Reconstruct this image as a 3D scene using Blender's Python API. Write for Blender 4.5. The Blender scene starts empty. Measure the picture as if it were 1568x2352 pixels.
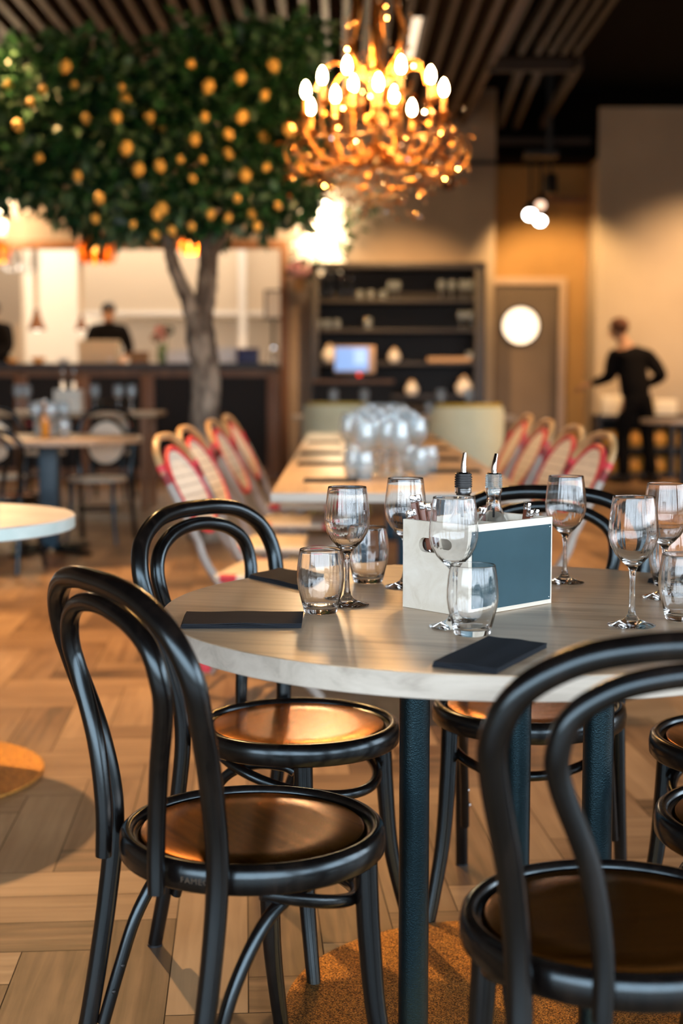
import bpy, bmesh, math, random
from mathutils import Vector, Matrix
PI = math.pi
R = math.radians
rnd = random.Random(11)
sc = bpy.context.scene
col = sc.collection

# ------------------------------------------------------------------ camera
F_PX, CAM_T, CAM_H = 3174.8, 0.0956, 1.1512
CC = 1 / math.sqrt(1 + CAM_T * CAM_T); CS = CAM_T * CC
cam_d = bpy.data.cameras.new('camera')
cam = bpy.data.objects.new('camera', cam_d); col.objects.link(cam)
cam.location = (0, 0, CAM_H)
cam.rotation_euler = (PI / 2 - math.atan(CAM_T), 0, 0)
cam_d.sensor_fit = 'VERTICAL'; cam_d.sensor_height = 36.0
cam_d.lens = F_PX / 2352 * 36
cam_d.clip_start = 0.05; cam_d.clip_end = 200
cam_d.dof.use_dof = True
cam_d.dof.focus_distance = 2.42
cam_d.dof.aperture_fstop = 2.5
cam_d.dof.aperture_blades = 0
sc.camera = cam

# ------------------------------------------------------------------ light
sc.view_settings.view_transform = 'Standard'
sc.view_settings.look = 'None'
sc.view_settings.gamma = 1.0
sc.view_settings.use_curve_mapping = False
sc.view_settings.exposure = 0.0
cy = sc.cycles
cy.max_bounces = 12; cy.transmission_bounces = 12; cy.glossy_bounces = 6; cy.diffuse_bounces = 4
cy.transparent_max_bounces = 12
cy.sample_clamp_indirect = 8.0
cy.blur_glossy = 0.6
cy.use_denoising = True

WORLD = 13.0
wd = bpy.data.worlds.new('daylight'); sc.world = wd; wd.use_nodes = True
nt = wd.node_tree; nt.nodes.clear()
tc = nt.nodes.new('ShaderNodeTexCoord'); sx = nt.nodes.new('ShaderNodeSeparateXYZ')
rp = nt.nodes.new('ShaderNodeValToRGB'); bg = nt.nodes.new('ShaderNodeBackground'); wo = nt.nodes.new('ShaderNodeOutputWorld')
nt.links.new(tc.outputs['Generated'], sx.inputs[0]); nt.links.new(sx.outputs['Z'], rp.inputs[0])
nt.links.new(rp.outputs[0], bg.inputs[0]); nt.links.new(bg.outputs[0], wo.inputs[0])
bg.inputs['Strength'].default_value = WORLD
e = rp.color_ramp.elements
e[0].position = 0.0; e[0].color = (.12, .13, .13, 1)
e[1].position = 0.06; e[1].color = (.80, .90, 1.0, 1)
k = e.new(.5); k.color = (.70, .86, 1.0, 1)
k = e.new(1.0); k.color = (.35, .6, 1.0, 1)

def light(kind, name, loc, energy, color, aim=None, **kw):
    d = bpy.data.lights.new(name, kind); d.energy = energy; d.color = color
    for a, b in kw.items(): setattr(d, a, b)
    o = bpy.data.objects.new(name, d); col.objects.link(o); o.location = loc
    if aim is not None:
        o.rotation_euler = (Vector(aim) - Vector(loc)).to_track_quat('-Z', 'Y').to_euler()
    return o
WARM = (1.0, .56, .22); AMBER = (1.0, .45, .12); CREAM = (1.0, .80, .58)
WIN_Y = -3.0
for loc, aim, wdt in (((-.25, WIN_Y + .13, 1.77), (-.25, 5, 1.77), 14.0), ((7.0 - .13, 1.4, 1.77), (0, 1.4, 1.77), 7.4)):
    p = light('AREA', 'window_portal', loc, 1, (1, 1, 1), aim=aim, shape='RECTANGLE', size=wdt, size_y=2.85)
    p.data.cycles.is_portal = True
light('AREA', 'kitchen_ceiling_lamp', (-3.4, 18.6, 3.95), 320, (1.0, .83, .63), aim=(-3.4, 18.6, 0), shape='RECTANGLE', size=5.0, size_y=2.4)

def at(px, py, Y):
    """the point of the photograph's pixel at room depth Y"""
    u = (1176 - py) / F_PX
    d = Vector(((px - 784) / F_PX, CC + u * CS, -CS + u * CC))
    return Vector((0, 0, CAM_H)) + d * (Y / d.y)
def onz(px, py, z):
    u = (1176 - py) / F_PX
    d = Vector(((px - 784) / F_PX, CC + u * CS, -CS + u * CC))
    return Vector((0, 0, CAM_H)) + d * ((z - CAM_H) / d.z)

# ------------------------------------------------------------------ materials
def mat(name, c=(.5, .5, .5), rough=.5, metal=0.0, spec=.5, noise=None, bump=None, emit=None, trans=0, ior=1.45, coat=0, sheen=0, c2=None, coords='Object', stretch=(1, 1, 1), detail=6, ramp=(.3, .7)):
    m = bpy.data.materials.new(name); m.use_nodes = True
    n = m.node_tree; b = n.nodes['Principled BSDF']
    b.inputs['Base Color'].default_value = (*c, 1); b.inputs['Roughness'].default_value = rough
    b.inputs['Metallic'].default_value = metal; b.inputs['Specular IOR Level'].default_value = spec
    b.inputs['IOR'].default_value = ior; b.inputs['Transmission Weight'].default_value = trans
    b.inputs['Coat Weight'].default_value = coat
    b.inputs['Sheen Weight'].default_value = sheen
    if emit: b.inputs['Emission Color'].default_value = (*emit[0], 1); b.inputs['Emission Strength'].default_value = emit[1]
    if noise or bump:
        t = n.nodes.new('ShaderNodeTexCoord'); mp = n.nodes.new('ShaderNodeMapping'); mp.inputs['Scale'].default_value = stretch
        n.links.new(t.outputs[coords], mp.inputs['Vector'])
    if noise:
        nz = n.nodes.new('ShaderNodeTexNoise'); nz.inputs['Scale'].default_value = noise; nz.inputs['Detail'].default_value = detail
        n.links.new(mp.outputs[0], nz.inputs['Vector'])
        cr = n.nodes.new('ShaderNodeValToRGB'); cr.color_ramp.elements[0].position = ramp[0]; cr.color_ramp.elements[1].position = ramp[1]
        cr.color_ramp.elements[0].color = (*c, 1); cr.color_ramp.elements[1].color = (*(c2 or c), 1)
        n.links.new(nz.outputs['Fac'], cr.inputs[0]); n.links.new(cr.outputs[0], b.inputs['Base Color'])
    if bump:
        nb = n.nodes.new('ShaderNodeTexNoise'); nb.inputs['Scale'].default_value = bump[0]; nb.inputs['Detail'].default_value = 3
        n.links.new(mp.outputs[0], nb.inputs['Vector'])
        bp = n.nodes.new('ShaderNodeBump'); bp.inputs['Strength'].default_value = bump[1]; bp.inputs['Distance'].default_value = bump[2]
        n.links.new(nb.outputs['Fac'], bp.inputs['Height']); n.links.new(bp.outputs[0], b.inputs['Normal'])
    return m

def floor_mat():
    m = bpy.data.materials.new('herringbone_oak'); m.use_nodes = True; n = m.node_tree; b = n.nodes['Principled BSDF']; L = n.links.new
    uv = n.nodes.new('ShaderNodeUVMap'); uv.uv_map = 'UVMap'
    at_ = n.nodes.new('ShaderNodeAttribute'); at_.attribute_name = 'tone'
    mp = n.nodes.new('ShaderNodeMapping'); mp.inputs['Scale'].default_value = (2.2, 34, 1); L(uv.outputs[0], mp.inputs['Vector'])
    nz = n.nodes.new('ShaderNodeTexNoise'); nz.inputs['Scale'].default_value = 1.0; nz.inputs['Detail'].default_value = 8; nz.inputs['Distortion'].default_value = .6; L(mp.outputs[0], nz.inputs['Vector'])
    mp2 = n.nodes.new('ShaderNodeMapping'); mp2.inputs['Scale'].default_value = (3.0, 5.0, 1); L(uv.outputs[0], mp2.inputs['Vector'])
    nz2 = n.nodes.new('ShaderNodeTexNoise'); nz2.inputs['Scale'].default_value = 1.0; nz2.inputs['Detail'].default_value = 5; L(mp2.outputs[0], nz2.inputs['Vector'])
    a1 = n.nodes.new('ShaderNodeMath'); a1.operation = 'MULTIPLY'; L(nz.outputs['Fac'], a1.inputs[0]); a1.inputs[1].default_value = .55
    a2 = n.nodes.new('ShaderNodeMath'); a2.operation = 'MULTIPLY_ADD'; L(nz2.outputs['Fac'], a2.inputs[0]); a2.inputs[1].default_value = .45; L(a1.outputs[0], a2.inputs[2])
    a3 = n.nodes.new('ShaderNodeMath'); a3.operation = 'MULTIPLY_ADD'; L(at_.outputs['Fac'], a3.inputs[0]); a3.inputs[1].default_value = .42; L(a2.outputs[0], a3.inputs[2])
    cr = n.nodes.new('ShaderNodeValToRGB'); el = cr.color_ramp.elements
    el[0].position = .38; el[0].color = (.035, .017, .008, 1); el[1].position = 1.0; el[1].color = (.36, .225, .12, 1)
    q = el.new(.64); q.color = (.19, .105, .052, 1)
    L(a3.outputs[0], cr.inputs[0]); L(cr.outputs[0], b.inputs['Base Color'])
    b.inputs['Roughness'].default_value = .40; b.inputs['Specular IOR Level'].default_value = .32
    bp = n.nodes.new('ShaderNodeBump'); bp.inputs['Strength'].default_value = .25; bp.inputs['Distance'].default_value = .004
    L(nz.outputs['Fac'], bp.inputs['Height']); L(bp.outputs[0], b.inputs['Normal'])
    return m

def grain_mat(name, dark, mid, lite, axis=0, s=1.0, rough=.35, bump=.1, coat=0, rz=0):
    m = bpy.data.materials.new(name); m.use_nodes = True; n = m.node_tree; b = n.nodes['Principled BSDF']; L = n.links.new
    t = n.nodes.new('ShaderNodeTexCoord'); mp = n.nodes.new('ShaderNodeMapping')
    st = [26 * s, 26 * s, 26 * s]; st[axis] = 1.6 * s; mp.inputs['Scale'].default_value = st; mp.inputs['Rotation'].default_value = (0, 0, rz); mp.vector_type = 'POINT'
    mr = n.nodes.new('ShaderNodeMapping'); mr.inputs['Rotation'].default_value = (0, 0, rz); mp.inputs['Rotation'].default_value = (0, 0, 0)
    L(t.outputs['Object'], mr.inputs['Vector']); L(mr.outputs[0], mp.inputs['Vector'])
    nz = n.nodes.new('ShaderNodeTexNoise'); nz.inputs['Scale'].default_value = 1.0; nz.inputs['Detail'].default_value = 9; nz.inputs['Distortion'].default_value = .9; nz.inputs['Roughness'].default_value = .62
    L(mp.outputs[0], nz.inputs['Vector'])
    cr = n.nodes.new('ShaderNodeValToRGB'); el = cr.color_ramp.elements
    el[0].position = .28; el[0].color = (*dark, 1); el[1].position = .72; el[1].color = (*lite, 1); q = el.new(.48); q.color = (*mid, 1)
    L(nz.outputs['Fac'], cr.inputs[0]); L(cr.outputs[0], b.inputs['Base Color'])
    b.inputs['Roughness'].default_value = rough; b.inputs['Coat Weight'].default_value = coat
    bp = n.nodes.new('ShaderNodeBump'); bp.inputs['Strength'].default_value = bump; bp.inputs['Distance'].default_value = .002
    L(nz.outputs['Fac'], bp.inputs['Height']); L(bp.outputs[0], b.inputs['Normal'])
    return m

def leaf_mat(name, a, b_, c):
    m = bpy.data.materials.new(name); m.use_nodes = True; n = m.node_tree; b = n.nodes['Principled BSDF']
    g = n.nodes.new('ShaderNodeNewGeometry'); cr = n.nodes.new('ShaderNodeValToRGB'); el = cr.color_ramp.elements
    el[0].color = (*a, 1); el[1].color = (*c, 1); q = el.new(.6); q.color = (*b_, 1)
    n.links.new(g.outputs['Random Per Island'], cr.inputs[0]); n.links.new(cr.outputs[0], b.inputs['Base Color'])
    b.inputs['Roughness'].default_value = .38
    return m

def weave_mat(name, base, dot, scale, axes=(0, 2)):
    """woven rattan: pale strands with small dark gaps in a checker"""
    m = bpy.data.materials.new(name); m.use_nodes = True; n = m.node_tree; b = n.nodes['Principled BSDF']; L = n.links.new
    t = n.nodes.new('ShaderNodeTexCoord'); ck = n.nodes.new('ShaderNodeTexVoronoi'); ck.feature = 'F1'; ck.inputs['Scale'].default_value = scale; ck.inputs['Randomness'].default_value = .12
    L(t.outputs['Object'], ck.inputs['Vector'])
    cr = n.nodes.new('ShaderNodeValToRGB'); cr.color_ramp.elements[0].position = .22; cr.color_ramp.elements[1].position = .34
    cr.color_ramp.elements[0].color = (*dot, 1); cr.color_ramp.elements[1].color = (*base, 1)
    L(ck.outputs['Distance'], cr.inputs[0]); L(cr.outputs[0], b.inputs['Base Color']); b.inputs['Roughness'].default_value = .5
    return m

M = {}
M['floor'] = floor_mat()
M['floor_gap'] = mat('floor_gap', (.03, .018, .01), .8)
M['plaster'] = mat('taupe_plaster', (.30, .225, .165), .85, noise=1.3, c2=(.37, .285, .21), bump=(40, .15, .01))
M['plaster_warm'] = mat('sand_plaster', (.40, .32, .235), .85, noise=1.0, c2=(.48, .39, .29), bump=(40, .12, .01))
M['ochre'] = mat('ochre_plaster', (.36, .20, .065), .85, noise=1.5, c2=(.44, .25, .09))
M['black_ceiling'] = mat('black_ceiling', (.0022, .002, .0018), .9, spec=.1)
M['slat'] = grain_mat('stained_batten', (.030, .013, .004), (.055, .024, .007), (.085, .038, .012), axis=1, s=.6, rough=.5)
M['louvre'] = mat('dark_brown_louvre', (.018, .008, .003), .6)
M['white_tile'] = mat('kitchen_tile', (.86, .82, .76), .3)
M['steel_hood'] = mat('beige_hood', (.62, .52, .41), .5)
M['frame_wood'] = grain_mat('dark_oak_frame', (.14, .052, .016), (.21, .085, .027), (.29, .125, .045), axis=2, s=.5, rough=.5)
M['dark_panel'] = mat('charcoal_panel', (.016, .012, .010), .6, spec=.25)
M['dark_wood'] = grain_mat('charcoal_wood', (.010, .008, .008), (.018, .015, .016), (.03, .025, .025), axis=2, s=.5, rough=.45)
M['shelf_back'] = mat('near_black_back_panel', (.010, .0075, .0075), .55, spec=.3)
M['door'] = mat('taupe_door', (.105, .074, .05), .6, noise=3, c2=(.12, .085, .058))
M['door_trim'] = mat('lit_toned_bronze_frame', (.46, .32, .22), .35)  # lightened tone stands in for light falling on the frame
M['bentwood'] = grain_mat('dark_stained_beech', (.0025, .0017, .0015), (.004, .0028, .0024), (.010, .0065, .005), axis=2, s=1.2, rough=.22, bump=.05)
M['bentwood'].node_tree.nodes['Principled BSDF'].inputs['Specular Tint'].default_value = (.72, .9, 1, 1)  # blue of the highlights put into the specular colour
M['seat_wood'] = grain_mat('walnut_seat_painted_glow', (.12, .035, .0015), (.30, .098, .004), (.46, .17, .010), axis=0, s=1.8, rough=.25, bump=.12)  # warm room glow put into an orange, mirror-like seat colour
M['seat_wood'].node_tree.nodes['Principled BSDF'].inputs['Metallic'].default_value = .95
M['oak_top'] = grain_mat('grey_oak_laminate', (.26, .160, .09), (.50, .350, .225), (.63, .48, .33), axis=0, s=.9, rough=.30, bump=.05, rz=R(14))
M['oak_edge'] = grain_mat('grey_oak_edge_band', (.33, .285, .235), (.47, .415, .35), (.56, .50, .43), axis=0, s=1.1, rough=.5, bump=.05)
M['pale_oak'] = grain_mat('pale_oak_top', (.30, .20, .125), (.40, .285, .185), (.48, .35, .235), axis=1, s=.7, rough=.35, bump=.05)
M['warm_oak'] = grain_mat('warm_oak_top', (.33, .20, .10), (.43, .27, .14), (.52, .34, .19), axis=0, s=.7, rough=.4, bump=.05)
M['steel_black'] = mat('black_powder_coat', (.0016, .004, .0055), .26, metal=.0, spec=.5, bump=(420, .35, .002))
M['steel_black'].node_tree.nodes['Principled BSDF'].inputs['Specular Tint'].default_value = (.4, .8, 1, 1)  # teal daylight reflections put into coat and specular colour
M['base_disc'] = mat('black_steel_painted_glow', (.13, .045, .006), .36, metal=1, bump=(330, 1.0, .004), noise=380, c2=(1.0, .52, .13), detail=1, ramp=(.36, .66))  # lamp glow and glints put into the colour; the steel is black
M['teal_steel'] = mat('petrol_blue_steel', (.006, .035, .06), .4)
M['marble'] = mat('white_marble', (.47, .42, .38), .3, noise=5, c2=(.60, .56, .52), ramp=(.35, .6))
M['daylit_marble_edge'] = mat('daylit_marble_edge', (.50, .60, .57), .3, noise=9, c2=(.68, .74, .71))  # daylight on the rim put into a paler, cooler marble colour
M['napkin'] = mat('black_paper_napkin', (.017, .020, .026), .8, spec=.22, bump=(300, .15, .001))
M['glass'] = mat('clear_glass', (1, 1, 1), 0.0, trans=1, ior=1.47)
M['daylit_glass'] = mat('daylight_tinted_glass', (.86, .95, 1), 0.08, trans=.86, ior=1.58)  # whitish body tint put in for daylight caught by the glasses
M['poplar'] = grain_mat('pale_poplar_ply', (.68, .60, .48), (.78, .71, .60), (.84, .78, .68), axis=0, s=.9, rough=.55, bump=.03)
M['chalk'] = mat('chalkboard', (.010, .034, .046), .40, spec=.6, noise=18, c2=(.014, .042, .056))
M['chalk'].node_tree.nodes['Principled BSDF'].inputs['Specular Tint'].default_value = (.45, .85, 1, 1)  # teal window sheen put into board and specular colour
M['chrome'] = mat('chrome', (.82, .82, .84), .08, metal=1)
M['cutlery_wood'] = mat('red_brown_handle', (.13, .035, .018), .3, noise=60, c2=(.19, .06, .03), stretch=(1, 1, .1))
M['black_rubber'] = mat('black_rubber', (.012, .012, .014), .35)
M['clear_plastic'] = mat('clear_stopper', (.75, .88, .92), .1, trans=.9, ior=1.45)
M['vinegar'] = mat('dark_vinegar', (.25, .05, .02), .02, trans=1, ior=1.33)
M['oil'] = mat('olive_oil', (.75, .55, .12), .02, trans=1, ior=1.45)
M['leaf'] = leaf_mat('lemon_leaf', (.007, .038, .013), (.024, .105, .033), (.11, .20, .11))
M['bark'] = mat('grey_bark', (.075, .060, .048), .9, noise=9, c2=(.30, .26, .21), bump=(22, .8, .03), stretch=(1, 1, .55), ramp=(.42, .62))
M['lemon'] = mat('lemon_skin', (.86, .52, .12), .42, bump=(60, .2, .004), noise=5, c2=(.86, .52, .10))
M['gold'] = mat('antique_gold', (.62, .27, .07), .28, metal=1)
M['crystal'] = mat('faceted_amber_crystal', (1.0, .62, .30), .10, metal=1)
M['crystal_clear'] = mat('faceted_clear_crystal', (.85, .83, .84), .10, metal=1)
M['candle'] = mat('glowing_gold_sleeve', (.75, .36, .10), .4, emit=((1, .33, .05), .35))  # bulb glow put into the sleeve as faint emission
M['bulb'] = mat('lit_candle_bulb', (1, .9, .7), .5, emit=((1.0, .52, .17), 420))
M['white_lamp'] = mat('lit_white_globe', (1, 1, 1), .5, emit=((1.0, .80, .52), 26))
M['heat_bulb'] = mat('lit_heat_bulb', (1, 1, 1), .5, emit=((1, .9, .75), 3))
M['strip_light'] = mat('lit_strip_diffuser', (1, 1, 1), .5, emit=((1.0, .74, .50), 1.6))
M['petal'] = mat('white_petal', (.85, .78, .68), .5, emit=((1.0, .70, .38), 1.2))
M['copper'] = mat('copper_strip', (.85, .30, .06), .38, metal=1)
M['dark_copper'] = mat('dark_copper_shade', (.20, .075, .025), .5)
M['copper_lamp'] = mat('lit_filament_bulb', (1, .6, .2), .5, emit=((1.0, .40, .07), 5))
M['black_metal'] = mat('black_metal', (.010, .009, .009), .45)
M['spot_lens'] = mat('lit_spot_lens', (1, 1, 1), .5, emit=((1, .93, .84), 30))
M['spot_lens_dim'] = mat('warm_spot_lens', (1, 1, 1), .5, emit=((1, .62, .42), 2.0))
M['porthole'] = mat('lit_porthole_glass', (1, 1, 1), .3, emit=((1.0, .87, .68), 1.15))
M['screen'] = mat('lit_blue_screen', (.05, .1, .2), .3, emit=((.30, .50, .95), .9))
M['screen_pane'] = mat('lit_pale_screen_pane', (.05, .1, .2), .3, emit=((.50, .68, 1.0), 1.1))
M['red_led'] = mat('red_led', (.5, 0, 0), .4, emit=((1, .02, .01), 2))
M['rattan_white'] = weave_mat('cream_woven_rattan', (.78, .70, .58), (.16, .11, .07), 58)
M['red_weave'] = mat('red_woven_band', (.62, .035, .05), .45)
M['bamboo'] = mat('bamboo_look_tube', (.40, .22, .09), .35, noise=14, c2=(.55, .34, .16), stretch=(1, 1, .3))
M['grey_tube'] = mat('weathered_grey_tube', (.26, .21, .175), .35, noise=10, c2=(.36, .31, .27))
M['seat_weave'] = weave_mat('cream_black_woven_seat', (.66, .56, .43), (.05, .04, .035), 46)
M['green_fabric'] = mat('sage_green_upholstery', (.53, .54, .37), .8, sheen=.2, noise=30, c2=(.58, .59, .42))
M['olive'] = mat('mustard_piping', (.38, .26, .03), .5)
M['skin'] = mat('skin', (.52, .26, .13), .5)
M['black_cloth'] = mat('black_cotton', (.006, .0045, .004), .9, spec=.12)
M['hair_red'] = mat('auburn_hair', (.12, .035, .008), .55)
M['hair_dark'] = mat('dark_brown_hair', (.018, .010, .006), .55)
M['amber_stand_in'] = mat('amber_stand_in', (.62, .27, .04), .45, noise=40, c2=(.80, .38, .07))  # orange light put into the colour of the stand-ins
M['cream_crate'] = mat('cream_crate', (.88, .76, .56), .5)
M['card'] = mat('cream_card', (.66, .51, .34), .6)
M['brown_card'] = mat('brown_carton', (.28, .15, .07), .7)
M['white_ceramic'] = mat('white_ceramic', (.80, .78, .76), .25)
M['blue_box'] = mat('navy_blue_box', (.010, .014, .10), .4)
M['red_pepper'] = mat('red_glaze', (.62, .06, .015), .35)
M['green_glass'] = mat('sage_glass', (.18, .25, .12), .2)
M['amber'] = mat('glowing_amber_glass', (.75, .28, .04), .15, emit=((1, .35, .04), .12))  # faint emission put in; this glass holds no lamp
M['pink'] = mat('pink_petals', (.66, .28, .30), .7)
M['plant'] = leaf_mat('trailing_plant_leaf', (.006, .022, .008), (.02, .06, .02), (.04, .10, .03))
M['cord'] = mat('dark_cord', (.05, .03, .02), .6)
M['window_frame'] = mat('dark_aluminium', (.02, .02, .022), .5)
M['shoe'] = mat('black_leather', (.01, .009, .009), .4)
M['spill'] = mat('pale_letters', (.075, .052, .035), .7, spec=.2)

# ------------------------------------------------------------------ mesh builder
def spline(pts, k=6):
    pts = [Vector(p) for p in pts]
    if len(pts) < 3: return pts
    out = []
    for i in range(len(pts) - 1):
        p0 = pts[max(i - 1, 0)]; p1 = pts[i]; p2 = pts[i + 1]; p3 = pts[min(i + 2, len(pts) - 1)]
        for j in range(k):
            t = j / k
            out.append(.5 * ((2 * p1) + (-p0 + p2) * t + (2 * p0 - 5 * p1 + 4 * p2 - p3) * t * t + (-p0 + 3 * p1 - 3 * p2 + p3) * t ** 3))
    out.append(pts[-1]); return out
def lerp_list(r, n):
    if not isinstance(r, (list, tuple)): return [r] * n
    o = []
    for i in range(n):
        t = i / (n - 1) * (len(r) - 1); a = min(int(t), len(r) - 2); o.append(r[a] + (r[a + 1] - r[a]) * (t - a))
    return o

class MB:
    def __init__(s): s.bm = bmesh.new(); s.mats = []
    def box(s, c, d, rz=0, bev=0, rx=0, ry=0):
        m = Matrix.Translation(Vector(c)) @ Matrix.Rotation(rz, 4, 'Z') @ Matrix.Rotation(ry, 4, 'Y') @ Matrix.Rotation(rx, 4, 'X') @ Matrix.Diagonal((*d, 1))
        r = bmesh.ops.create_cube(s.bm, size=1, matrix=m)
        if bev:
            es = list({e for v in r['verts'] for e in v.link_edges})
            bmesh.ops.bevel(s.bm, geom=es, offset=bev, segments=2, profile=.6, affect='EDGES')
        return s
    def box2(s, a, b, bev=0):
        a = Vector(a); b = Vector(b); return s.box((a + b) / 2, [abs(x) for x in (b - a)], bev=bev)
    def tube(s, pts, r, n=10, k=6, smooth=True, closed=False, flat=None):
        P = spline(pts, k) if smooth else [Vector(p) for p in pts]
        if closed: P = P[:-1] if (P[0] - P[-1]).length < 1e-6 else P
        rs = lerp_list(r, len(P)); rings = []; N = len(P)
        up = None
        for i, p in enumerate(P):
            t = (P[(i + 1) % N] - P[i - 1]) if closed else (P[min(i + 1, N - 1)] - P[max(i - 1, 0)])
            t.normalize()
            if up is None:
                up = Vector((0, 0, 1)) if abs(t.z) < .9 else Vector((0, 1, 0))
            up = up - t * up.dot(t)
            if up.length < 1e-5: up = t.orthogonal()
            up.normalize(); sd = t.cross(up)
            fx, fy = flat or (1, 1)
            rings.append([s.bm.verts.new(p + rs[i] * (math.cos(a) * up * fx + math.sin(a) * sd * fy)) for a in [2 * PI * j / n for j in range(n)]])
        M_ = N if closed else N - 1
        for i in range(M_):
            A, B = rings[i], rings[(i + 1) % N]
            for j in range(n): s.bm.faces.new((A[j], A[(j + 1) % n], B[(j + 1) % n], B[j]))
        if not closed:
            s.bm.faces.new(rings[0][::-1]); s.bm.faces.new(rings[-1])
        return s
    def lathe(s, prof, n=32, c=(0, 0, 0), m=None, phase=0):
        rings = []; c = Vector(c)
        for r, z in prof:
            if r < 1e-6: v = s.bm.verts.new((0, 0, z)); rings.append([v])
            else: rings.append([s.bm.verts.new((r * math.cos(2 * PI * j / n + phase), r * math.sin(2 * PI * j / n + phase), z)) for j in range(n)])
        for A, B in zip(rings, rings[1:]):
            if len(A) == 1 and len(B) == 1: continue
            for j in range(n):
                if len(A) == 1: s.bm.faces.new((A[0], B[(j + 1) % n], B[j]))
                elif len(B) == 1: s.bm.faces.new((A[j], A[(j + 1) % n], B[0]))
                else: s.bm.faces.new((A[j], A[(j + 1) % n], B[(j + 1) % n], B[j]))
        T = Matrix.Translation(c) @ (m or Matrix.Identity(4))
        for rg in rings:
            for v in rg: v.co = T @ v.co
        return s
    def ball(s, c, r, sc_=(1, 1, 1), u=16, v=10, rot=None):
        m = Matrix.Translation(Vector(c)) @ (rot or Matrix.Identity(4)) @ Matrix.Diagonal((r * sc_[0], r * sc_[1], r * sc_[2], 1))
        bmesh.ops.create_uvsphere(s.bm, u_segments=u, v_segments=v, radius=1, matrix=m); return s
    def poly(s, pts):
        s.bm.faces.new([s.bm.verts.new(p) for p in pts]); return s
    def prism(s, pts, h, axis=2):
        """pts: xy outline extruded by h along z"""
        a = [s.bm.verts.new(p) for p in pts]; d = Vector((0, 0, h)) if axis == 2 else h
        b = [s.bm.verts.new(Vector(p) + d) for p in pts]; n = len(a)
        s.bm.faces.new(a[::-1]); s.bm.faces.new(b)
        for i in range(n): s.bm.faces.new((a[i], a[(i + 1) % n], b[(i + 1) % n], b[i]))
        return s
    def leaf(s, p, d, nrm, L, w, fold=.25):
        d = d.normalized(); sd = d.cross(nrm)
        if sd.length < 1e-4: sd = d.orthogonal()
        sd.normalize(); n = sd.cross(d)
        V = s.bm.verts.new
        a = V(p); b = V(p + d * L * .5 + n * L * .06); c = V(p + d * L - n * L * .05)
        l = V(p + d * L * .45 + sd * w + n * w * fold); r = V(p + d * L * .45 - sd * w + n * w * fold)
        s.bm.faces.new((a, b, l)); s.bm.faces.new((b, c, l)); s.bm.faces.new((a, r, b)); s.bm.faces.new((b, r, c))
        return s
    def build(s, name, m, parent=None, angle=38, loc=None, smooth=True, fix=True):
        if fix: bmesh.ops.recalc_face_normals(s.bm, faces=s.bm.faces)
        me = bpy.data.meshes.new(name); s.bm.to_mesh(me); s.bm.free()
        for mm in (m if isinstance(m, (list, tuple)) else [m]): me.materials.append(mm)
        if smooth:
            me.polygons.foreach_set('use_smooth', [True] * len(me.polygons)); me.set_sharp_from_angle(angle=R(angle))
        o = bpy.data.objects.new(name, me); col.objects.link(o)
        if parent is not None: o.parent = parent
        if loc is not None: o.location = loc
        return o

def tag(o, label, cat, group=None, kind=None):
    o['label'] = label; o['category'] = cat
    if group: o['group'] = group
    if kind: o['kind'] = kind
    return o
def thing(name, loc, label, cat, rz=0, group=None):
    o = bpy.data.objects.new(name, None); col.objects.link(o); o.empty_display_size = .05
    o.location = loc; o.rotation_euler = (0, 0, rz); return tag(o, label, cat, group)
def struct(o): o['kind'] = 'structure'; return o
KIDS = {}
def copy_tree(o, parent=None):
    c = o.copy(); col.objects.link(c)
    if parent is not None: c.parent = parent
    for ch in [x for x in col.objects if x.parent == o]: copy_tree(ch, c)
    return c
def clone(o, loc, label, rz=0, group=None, scale=1.0):
    c = copy_tree(o); c.location = loc; c.rotation_euler = (0, 0, rz); c['label'] = label; c.scale = (scale,) * 3
    if group: c['group'] = group
    elif 'group' in c: del c['group']
    return c

# ------------------------------------------------------------------ the setting
XL, XR, YB, ZC = -7.6, 7.0, 16.6, 4.55
def herringbone():
    W, Lp = .152, .608
    bm = bmesh.new(); uvl = bm.loops.layers.uv.new('UVMap'); tl = bm.faces.layers.float.new('tone')
    ang = R(4); ca, sa = math.cos(ang), math.sin(ang); g = .0012
    def plank(x0, y0, x1, y1, horiz):
        cx, cy_ = (x0 + x1) / 2, (y0 + y1) / 2
        wx, wy = cx * ca - cy_ * sa, cx * sa + cy_ * ca
        if not (XL + .05 < wx < XR - .1 and WIN_Y + .4 < wy < YB + .55): return
        uo, vo = rnd.random() * 90, rnd.random() * 90
        co = [(x0 + g, y0 + g), (x1 - g, y0 + g), (x1 - g, y1 - g), (x0 + g, y1 - g)]
        f = bm.faces.new([bm.verts.new((a * ca - b * sa, a * sa + b * ca, 0)) for a, b in co])
        f[tl] = rnd.random()
        for lp, (a, b) in zip(f.loops, co):
            u, v = (a - x0, b - y0) if horiz else (b - y0, a - x0)
            lp[uvl].uv = (u + uo, v + vo)
    for m_ in range(-40, 41):
        for k_ in range(-260, 261):
            ox, oy = k_ * W + m_ * Lp, k_ * W - m_ * Lp
            if abs(ox) > 26 or abs(oy) > 26: continue
            plank(ox, oy, ox + Lp, oy + W, True)
            plank(ox, oy + W, ox + W, oy + W + Lp, False)
    me = bpy.data.meshes.new('floor'); bm.to_mesh(me); bm.free(); me.materials.append(M['floor'])
    at_ = me.attributes.get('tone')
    o = bpy.data.objects.new('floor', me); col.objects.link(o); struct(o)
    b = MB().box2((XL - .3, WIN_Y - .3, -.12), (XR + .3, YB + .9, -.002)).build('floor_base', M['floor_gap']); struct(b)
herringbone()
struct(MB().box2((XL - .3, WIN_Y - .3, ZC), (XR + .3, 21, ZC + .15)).build('ceiling', M['black_ceiling']))
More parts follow.
